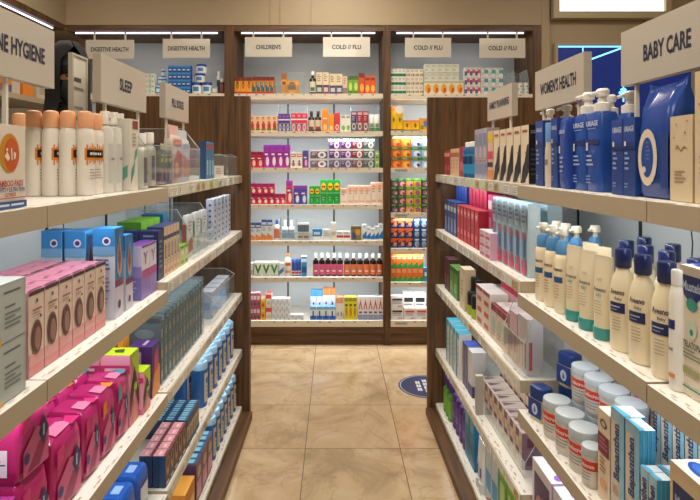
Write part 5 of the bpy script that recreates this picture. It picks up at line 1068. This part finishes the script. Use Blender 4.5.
row('R', 1, 706, 679, 1, .03, 0, .07, S({'F': 'e9dcc4', 'T': 'efe9dc', 'S': 'e2d3b8'}, pg('F', [(.06, .93), (.94, .93), (.94, .80), (.5, .70), (.06, .80)], '1f2f6c'), t('F', 'Mustela', .5, .85, .016, 'c8d0e4', 0, .75), e('F', .5, .71, .22, .05, '3f9a8c'), e('F', .5, .52, .2, .08, 'd3dcc8'), e('F', .5, .5, .07, .025, '3f9a7a'), t('F', 'STELATOPIA', .5, .40, .011, '5a6a5c', 0, .8), ln('F', .15, .28, .85, .36, 3, '8a927c'), r('F', .1, .17, .8, .22, 'a8aa72'), r('F', .1, .06, .9, .075, '3f9a8c'), pg('T', [(.1, .2), (.8, .2), (.9, .7), (.2, .7)], '2a56b0')), 'baby_cream_carton', 'tall cream carton with navy shield', 'carton', sz=.228)
solo(bottle('milk_bottle', 'eeeae0', 'e9e6dc', 'eeeae0', .7, .12, .86, capr=.8, accents=((-.6, .6, .72, .86, '1f2f6c'), (-.6, .6, .0, .06, 'e08a4a'), (-.4, .4, .4, .44, '8a9aa8')))(.030, .03, .215), 'R', 0, .03, 1, 'slim white bottle beside the tall shield carton', 'bottle', Y=.9535)
# far module
def brush(w, d, h):
    A = MB().box(-w/2, -d/2 + .004, 0, w/2, d/2, h, 'a9cfdf', side='cfe6ee')
    draw(A, w, d - .004, h, (r('F', .1, .02, .9, .22, 'dc3a6c'), r('F', .05, .66, .95, .97, 'a9b4c0'), r('F', .2, .50, .8, .6, 'c83a60'), r('F', .3, .24, .7, .5, '2a58a6'), r('S', .2, .1, .8, .9, 'dcecf2'), ln('F', .15, .7, .85, .9, 3, '5a6f8a')), 2)
    B = MB().box(-w*.22, -d/2 - .004, h*.12, w*.22, -d/2 + .0005, h*.62, '@film')
    return ('toothbrush_pack', [('card', A.mesh('card', False)), ('blister', B.mesh('blister', False))])
row('R', 1, 527, 491.5, 6, .035, 0, .045, S(''), 'toothbrush_pack', 'tall sky blue brush pack', 'toothbrush pack', parts=brush, sz=.238, gap=.82)
row('R', 1, 548, 512, 4, .15, 0, .05, S({'F': 'bcd9e4', 'T': 'd3e8f0', 'S': 'cfe6ee'}, r('F', .2, .2, .8, .8, 'dcecf2')), 'toothpaste_carton', 'ice blue carton behind brush packs', 'carton', sz=.225)
row('R', 1, 490.5, 479.5, 2, .01, 0, .05, S({'F': 'e9dfe4', 'T': 'e4dade', 'S': 'd6a8bc'}, r('F', .1, .15, .9, .5, 'd85a8c'), ln('F', .15, .6, .85, .9, 2, 'b98aa0')), 'floss_carton', 'small white and pink carton', 'carton', layers=3, sz=.034)
row('R', 1, 502, 488, 3, .075, 0, .05, S({'F': 'c4346c', 'T': 'd0588a', 'S': 'b02a60'}, r('F', .2, .2, .8, .6, 'ee9ab8'), r('F', .1, .75, .9, .9, 'f4d0dc')), 'toothpaste_carton', 'hot pink tall carton', 'carton', sz=.235)
rd = S({'F': 'c02236', 'T': 'd0404e', 'S': 'a01c30'}, r('F', .15, .72, .85, .94, 'e86a70'), e('F', .5, .83, .22, .05, 'f0d8d4'), r('F', .2, .2, .8, .34, 'ea8080'))
row('R', 1, 478.5, 457, 6, .03, 0, .05, rd, 'toothpaste_carton', 'scarlet carton in front', 'carton', sz=.165, gap=.84)
row('R', 1, 487, 469, 5, .10, 0, .05, S({'F': 'c02a52', 'T': 'd8507a', 'S': 'ac2850'}, r('F', .2, .3, .8, .5, 'f0a0b8')), 'toothpaste_carton', 'raspberry carton set behind', 'carton', sz=.245, gap=.84)
row('R', 1, 456.5, 444.5, 4, .03, 0, .055, S({'F': '3f4f84', 'T': '2f5aa4', 'S': '2f4478'}, r('F', .2, .1, .8, .5, '8a9cc8'), r('F', .1, .7, .9, .85, 'c8d0e2')), 'toothpaste_carton', 'slate blue carton', 'carton', sz=.17, gap=.86)
row('R', 1, 467, 456, 4, .10, 0, .055, S({'F': '2a4a9c', 'T': '3f66b8', 'S': '24408a'}, r('F', .2, .2, .8, .5, '7f9ad8')), 'toothpaste_carton', 'royal blue carton set behind', 'carton', sz=.25, gap=.86)

# --- third shelf
def sudo(w, h):
    rr = w/2
    B = MB().lathe([(rr*.92, 0), (rr*.95, .003), (rr*.95, h*.78)], 'd5cfc4:.4', 26)
    L = MB(); L.wrap_rect(-rr*.9, rr*.9, h*.10, h*.70, rr*.955, rr*.955, 'dcd6cc', n=12); L.wrap_rect(-rr*.9, rr*.9, h*.44, h*.68, rr*.955, rr*.955, 'd8402c', .0011, 12)
    L.wrap_text('Sudocrem', 0, h*.56, h*.10, rr*.955, rr*.955, 'f2e6de', rr*1.4, .0018)
    for k in range(3): L.wrap_rect(-rr*.6, rr*(.5 - .1*k), h*(.36 - .08*k), h*(.385 - .08*k), rr*.955, rr*.955, '9a948c', .0011, 8)
    K = MB().lathe([(rr, h*.78), (rr, h*.94), (rr*.96, h*.985), (rr*.88, h)], 'b4bcc0:.35', 28)
    return ('cream_tub', [('body', B.mesh('body')), ('label', L.mesh('label')), ('lid', K.mesh('lid'))])
st_, big = sudo(.048, .092), sudo(.075, .104)
for Y, nm in ((1.327, 'beside the small tub'), (1.406, 'middle of the front three'), (1.485, 'beside the navy jar')):
    inst(big, at('R', Y, .041, zof('R', Y, 2)), ROT['R'] + R(30), 'grey-lidded cream tub with red band, shelf edge, ' + nm, 'tub', 'grey-lidded cream tubs')
m2 = sudo(.073, .099)
for Y, nm in ((1.255, 'first from the blue-ended cartons'), (1.33, 'second from the blue-ended cartons'), (1.405, 'third from the blue-ended cartons'), (1.48, 'beside the raised navy jar')):
    for L, ly in enumerate(('lower', 'upper')):
        inst(m2, at('R', Y, .118, zof('R', Y, 2) + L * .0995), ROT['R'] + R(30), f'grey-lidded cream tub, {ly} of a stacked pair, {nm}', 'tub', 'grey-lidded cream tubs')
solo(st_, 'R', 0, .028, 2, 'smallest grey-lidded tub, next to the cream and maroon carton', 'tub', Y=1.262, rot=R(30))
def jelly(w=.062, d=.05, h=.10):
    B = MB().loft([(0, w*.45, d*.45, 3.5), (.004, w*.48, d*.48, 3.5), (h*.62, w*.48, d*.48, 3.5), (h*.66, w*.42, d*.42, 3)], 'd8cfa4:.2', 24)
    draw(B, w*.96, d*.96, h, (r('F', .05, .1, .95, .62, '1f3f8c'), e('F', .5, .34, .2, .16, 'd8d8e0'), pg('F', [(.5, .46), (.42, .3), (.5, .22), (.58, .3)], '3f6ab4'), r('S', .1, .1, .6, .62, '1f3f8c')), 2)
    K = MB().loft([(h*.64, w*.5, d*.5, 3.5), (h*.92, w*.5, d*.5, 3.5), (h*.97, w*.47, d*.47, 3.5), (h, w*.36, d*.36, 3)], '1d3470:.3', 24)
    return ('jelly_jar', [('body', B.mesh('body')), ('lid', K.mesh('lid'))])
jl = jelly()
inst(jl, at('R', 1.58, .035, zof('R', 1.58, 2)), ROT['R'] + R(20), 'navy-lidded jelly jar at the shelf edge beside the tubs', 'jar')
inst(jl, at('R', 1.575, .118, zof('R', 1.58, 2)), ROT['R'] + R(20), 'navy-lidded jelly jar carrying another jar', 'jar')
inst(jl, at('R', 1.575, .118, zof('R', 1.58, 2) + .101), ROT['R'] + R(20), 'navy-lidded jelly jar stacked on another jar', 'jar')
row('R', 2, 610, 597.5, 1, .02, 0, .05, S({'F': 'e3ceb0', 'T': 'e9e2d4', 'S': 'd3bd9c'}, e('F', .5, .86, .28, .05, '5a4a46'), e('F', .5, .86, .16, .03, 'c8b8a8'), r('F', .05, .52, .95, .74, '7a2436'), ln('F', .15, .56, .85, .7, 3, 'b86a78'), ln('F', .2, .3, .8, .48, 4, 'a8906c'), e('F', .5, .2, .28, .06, 'e0a080')), 'ointment_carton', 'cream carton with maroon panel', 'carton', sz=.206)
bp = S({'F': 'd3c8b4', 'T': 'dfeaf0', 'S': '3fa0cc'}, r('F', 0, .9, 1, 1, '9fc8d8'), r('F', .66, 0, 1, 1, '8fc0d4'), t('F', 'Bepanthen', .42, .62, .020, '1f3f78', 1, .56), r('F', .62, .36, .66, .9, '1f3f78'), ln('F', .15, .2, .6, .3, 3, 'd89a80'), e('F', .4, .1, .2, .05, 'b8b0a0'), pg('T', [(0, 0), (1, 0), (1, .35), (0, .2)], '5ab0d8'), r('S', .2, 0, .24, 1, '7fc4e0'), r('S', .5, 0, .54, 1, '7fc4e0'), r('S', .75, 0, .79, 1, '6ab8da'))
row('R', 2, 624.5, 610.5, 1, .02, 0, .045, bp, 'ointment_carton', 'tall blue-ended carton with upright writing', 'carton', sz=.232)
row('R', 2, 640, 625, 1, .02, 0, .032, bp, 'ointment_carton', 'tall blue-ended carton closest to the low ones', 'carton', sz=.232)
row('R', 2, 657, 640.5, 2, .015, 0, .03, bp, 'ointment_carton', 'low blue-ended carton', 'carton', deep=2, sz=.170)
row('R', 2, 712, 650, 5, .155, 0, .05, bp, 'ointment_carton', 'blue-ended carton in the rear row', 'carton', sz=.26)
row('R', 2, 641.5, 635, 1, .165, 0, .05, S({'F': 'c85aa0', 'T': 'd878b4', 'S': 'b84a94'}, r('F', .2, .3, .8, .7, 'ecc0dc')), 'ointment_carton', 'magenta carton in the rear row', 'carton', sz=.25)
row('R', 2, 705, 669, 1, .02, 0, .07, S({'F': 'd8bf96', 'T': 'e9e4d8', 'S': 'cdb48a'}, pg('F', [(.1, .86), (.9, .86), (.9, .66), (.5, .56), (.1, .66)], '1c2a5c'), t('F', 'Mustela', .5, .74, .013, '9aa6c8', 0, .7), e('F', .5, .57, .2, .06, '4a8a7c'), ln('F', .2, .2, .8, .45, 5, '9a8460'), e('T', .5, .45, .38, .26, '2450a8'), e('T', .5, .45, .3, .17, '3f6ac0')), 'baby_cream_carton', 'cream carton with navy shield and blue lid oval', 'carton', sz=.228)
# far module, third shelf
row('R', 2, 527.5, 517.8, 3, .03, 0, .05, S({'F': 'd6cac8', 'T': 'd8ccca', 'S': 'cabdbe'}, r('F', .3, .1, .62, .55, 'b83a4c'), r('F', .1, .62, .9, .95, 'cfc4c6'), r('S', .1, .1, .3, .6, 'b83a4c')), 'thermometer_carton', 'white upright carton with red stripe', 'carton', sz=.18)
row('R', 2, 516.8, 509.5, 2, .03, 0, .06, S({'F': 'd8b0b4', 'T': 'c8b4b8', 'S': 'd3c0c4'}, r('F', .2, .2, .8, .6, 'b8848c')), 'thermometer_carton', 'rosy upright carton inside clear tray', 'carton', sz=.17)
solo(bins('display_tray', .19, .13, .19, 0, .6), 'R', 0, .075, 2, 'clear tray of upright cartons above the tubs', 'display tray', Y=1.753)
row('R', 2, 508, 491, 3, .03, 0, .10, S({'F': 'dccdb8', 'T': 'e6dcd8', 'S': 'c8b4a8'}, r('F', 0, .82, 1, 1, '8a2a34'), e('F', .5, .45, .34, .24, 'b0c0b0'), ln('F', .1, .1, .9, .3, 2, 'b89a88'), r('T', .0, 0, 1, .16, '8a2a34'), r('T', .2, .4, .8, .6, 'd8b8b8')), 'bandage_carton', 'cream carton with maroon edge', 'carton', sz=.137)
row('R', 2, 520, 501, 4, .14, 0, .06, S({'F': 'd8a4a8', 'T': 'eadfe0', 'S': 'c86a74'}, r('F', 0, .85, 1, 1, 'b83a48'), r('T', .0, 0, 1, .3, 'c8485a')), 'bandage_carton', 'red and white carton behind maroon-edged ones', 'carton', sz=.175)
row('R', 2, 490, 476, 2, .03, 0, .07, S({'F': 'ded2be', 'T': 'e2d8d4', 'S': 'e9e2d6'}, r('F', 0, .9, 1, 1, 'a83a48'), r('F', .2, .64, .85, .76, 'c8503c'), r('F', .2, .36, .85, .48, 'c8503c'), r('F', .2, .08, .85, .2, 'c8503c')), 'bandage_carton', 'white tower carton with red bars', 'carton', sz=.163)
row('R', 2, 475.3, 467, 2, .03, 0, .05, S(''), 'antiseptic_bottle', 'black bottle with lime base label', 'bottle', parts=lambda w, d, h: bottle('antiseptic_bottle', '1c1c1e', '101012', 'a8b83a', .55, .3, .62, lab=(.02, .34))(w, d, h), sz=.165)
row('R', 2, 464.8, 459.5, 1, .02, 0, .05, S({'F': 'd8c6a8', 'T': 'd8c6a8', 'S': 'cdb896'}, ln('F', .2, .3, .8, .7, 4, 'b09a7c')), 'bandage_carton', 'plain tan tower carton', 'carton', sz=.19)
row('R', 2, 457.5, 449.6, 2, .03, 0, .05, S({'F': '4f8a34', 'T': '6aa84a', 'S': '457a2e'}, r('F', .2, .2, .8, .5, '7fb85a'), r('F', 0, .85, 1, 1, '2f4f24')), 'antiseptic_carton', 'leaf green carton', 'carton', sz=.15)
row('R', 2, 449.2, 444.5, 2, .03, 0, .05, S({'F': '5a2f3a', 'T': '6a3f48', 'S': '4a2830'}, r('F', .2, .2, .8, .5, '8a5f68')), 'antiseptic_carton', 'dark maroon carton', 'carton', sz=.17)

# --- fourth shelf
row('R', 3, 459.3, 446, 4, .02, 0, .06, S({'F': 'cfdde0', 'T': '3fb0d0', 'S': 'e2e8e8'}, r('F', 0, .86, 1, 1, '3fa8c8'), r('F', 0, 0, .3, .84, '3a7a84'), ln('F', .55, .2, .9, .7, 4, '8fb0b8')), 'contact_lens_carton', 'white carton with turquoise top', 'carton', sz=.22, gap=.8)
row('R', 3, 467.5, 462.5, 2, .03, 0, .06, S({'F': '3a4486', 'T': '3f5ac0', 'S': 'b9a890'}, r('F', 0, 0, .5, .9, '9a6a5a'), r('F', .2, .3, .8, .6, '6a78b8')), 'contact_lens_carton', 'navy and tan carton', 'carton', sz=.20)
row('R', 3, 472.2, 468, 1, .03, 0, .06, S({'F': 'd9dadc', 'T': 'e6e8ea', 'S': 'd3d6da'}, r('F', 0, 0, 1, .25, '4a3f7c'), r('S', 0, 0, 1, .25, '4a3f7c')), 'contact_lens_carton', 'white carton with indigo base', 'carton', sz=.20)
row('R', 3, 477.5, 473.5, 1, .005, 0, .03, S({'F': 'b4aea4', 'T': 'c4beb4', 'S': 'a9a39a'}, r('F', .2, .2, .8, .8, 'bdb7ad')), 'display_divider', 'plain grey upright board', 'board', sz=.16, w=.02)
row('R', 3, 522, 481, 8, .05, 0, .085, S({'F': 'd8c2a4', 'T': 'd9cdc4', 'S': '9a7a86'}, r('F', .0, .55, .55, 1, '7a4a5c'), r('F', .55, .1, .95, .5, 'c8a898'), pg('T', [(.1, .1), (.6, .1), (.3, .7)], '8a6a7a'), r('S', .2, .2, .8, .7, '7a4a5c')), 'eye_drops_carton', 'tan and plum carton', 'carton', layers=2, sz=.062)
row('R', 3, 538, 500, 7, .145, 0, .085, S({'F': 'd8c2a4', 'T': 'd9cdc4', 'S': '9a7a86'}, r('F', .0, .55, .55, 1, '7a4a5c'), pg('T', [(.1, .1), (.6, .1), (.3, .7)], '8a6a7a')), 'eye_drops_carton', 'tan and plum rear carton', 'carton', layers=3, sz=.062)
solo(bins('display_tray', .58, .24, .15, 0, .35), 'R', 0, .16, 3, 'long clear tray of tan and plum cartons', 'display tray', Y=2.02)
# --- fourth shelf, nearer module: gift boxes with a window
def doll(w, d, h):
    A = MB().box(-w/2, -d/2, 0, w/2, d/2, h, 'e4dce4', side='8f5fb4', top='e9e4ee')
    draw(A, w, d, h, (r('F', .12, .06, .9, .84, '4a2a5c'), e('F', .4, .34, .2, .2, 'b88a8a'), e('F', .6, .45, .14, .14, '8a5a6a'), e('F', .5, .2, .3, .12, 'c8a89a'),
        r('R', 0, 0, 1, 1, 'd8cce6'), e('R', .25, .8, .18, .12, '8a5ac0'), e('R', .7, .6, .2, .14, '9a6ad0'), e('R', .3, .35, .2, .14, '8a5ac0'), e('R', .75, .2, .16, .12, '7a4ab4'),
        e('T', .3, .3, .12, .12, '8a5ac0'), e('T', .7, .6, .16, .14, '9a6ad0'), e('T', .4, .8, .14, .12, '8a5ac0'), e('T', .85, .2, .1, .1, '8a5ac0')))
    return ('gift_box', A.mesh('gift_box', False))
for Y, nm in ((1.567, 'next to the module joint'), (1.415, 'second from the module joint')):
    solo(doll(.14, .16, .19), 'R', 0, .11, 3, f'purple and white window box {nm}', 'box', Y=Y)

# --- lowest shelf
row('R', 4, 449, 442.5, 3, .02, 0, .05, S(''), 'mouthwash_bottle', 'green bottle with purple cap', 'bottle', parts=lambda w, d, h: bottle('mouthwash_bottle', '5a9a3a', '3a2a6c', '7ab84a', .6, .25, .68, capr=.8)(w, d, h), sz=.2, deep=2)
row('R', 4, 463, 449.6, 4, .02, 0, .08, S(''), 'mouthwash_bottle', 'purple bottle with dark cap', 'bottle', parts=lambda w, d, h: bottle('mouthwash_bottle', '4a2a78', '2a1f4a', '6a4a9c', .5, .2, .7, accents=((-.6, .6, .3, .6, '8a74b4'),))(w, d, h), sz=.25, deep=2)
row('R', 4, 474.5, 464.8, 2, .03, 0, .10, S({'F': '1f86b0', 'T': '8fd0e4', 'S': '1c7aa8'}, r('F', .15, .6, .85, .8, '5fb4d0'), r('F', .2, .1, .8, .4, '176a90')), 'mouthwash_carton', 'deep teal carton with pale top', 'carton', sz=.256)
row('R', 4, 481.5, 475.5, 2, .015, 0, .03, S(''), 'cream_tube', 'white upright tube', 'tube', parts=tube_up('cream_tube', 'eef0f0', 'e2e6e8', ((-.5, .3, .5, .5, '3f5a9c'),), .2), sz=.2)
row('R', 4, 498, 485.5, 2, .03, 0, .10, S({'F': 'cfe0ea', 'T': '9fd0ea', 'S': 'b4d8ea'}, r('T', .1, .1, .9, .3, 'e6f2f8'), r('T', .1, .5, .9, .7, '5fa8d8'), r('F', .1, .2, .9, .5, '5fa8d8'), pg('F', [(0, 0), (1, 0), (1, .15)], 'b84a4a')), 'dental_carton', 'pale blue flat-topped carton', 'carton', sz=.252)
row('R', 4, 515, 498.8, 2, .03, 0, .10, S({'F': '6abf1e', 'T': '7ad022', 'S': '5aa81a'}, e('T', .5, .5, .25, .25, 'd8f0b4'), e('T', .3, .15, .1, .1, 'e6f6d0'), r('F', .2, .3, .8, .7, 'c8e89a')), 'dental_carton', 'bright lime green carton', 'carton', sz=.256)
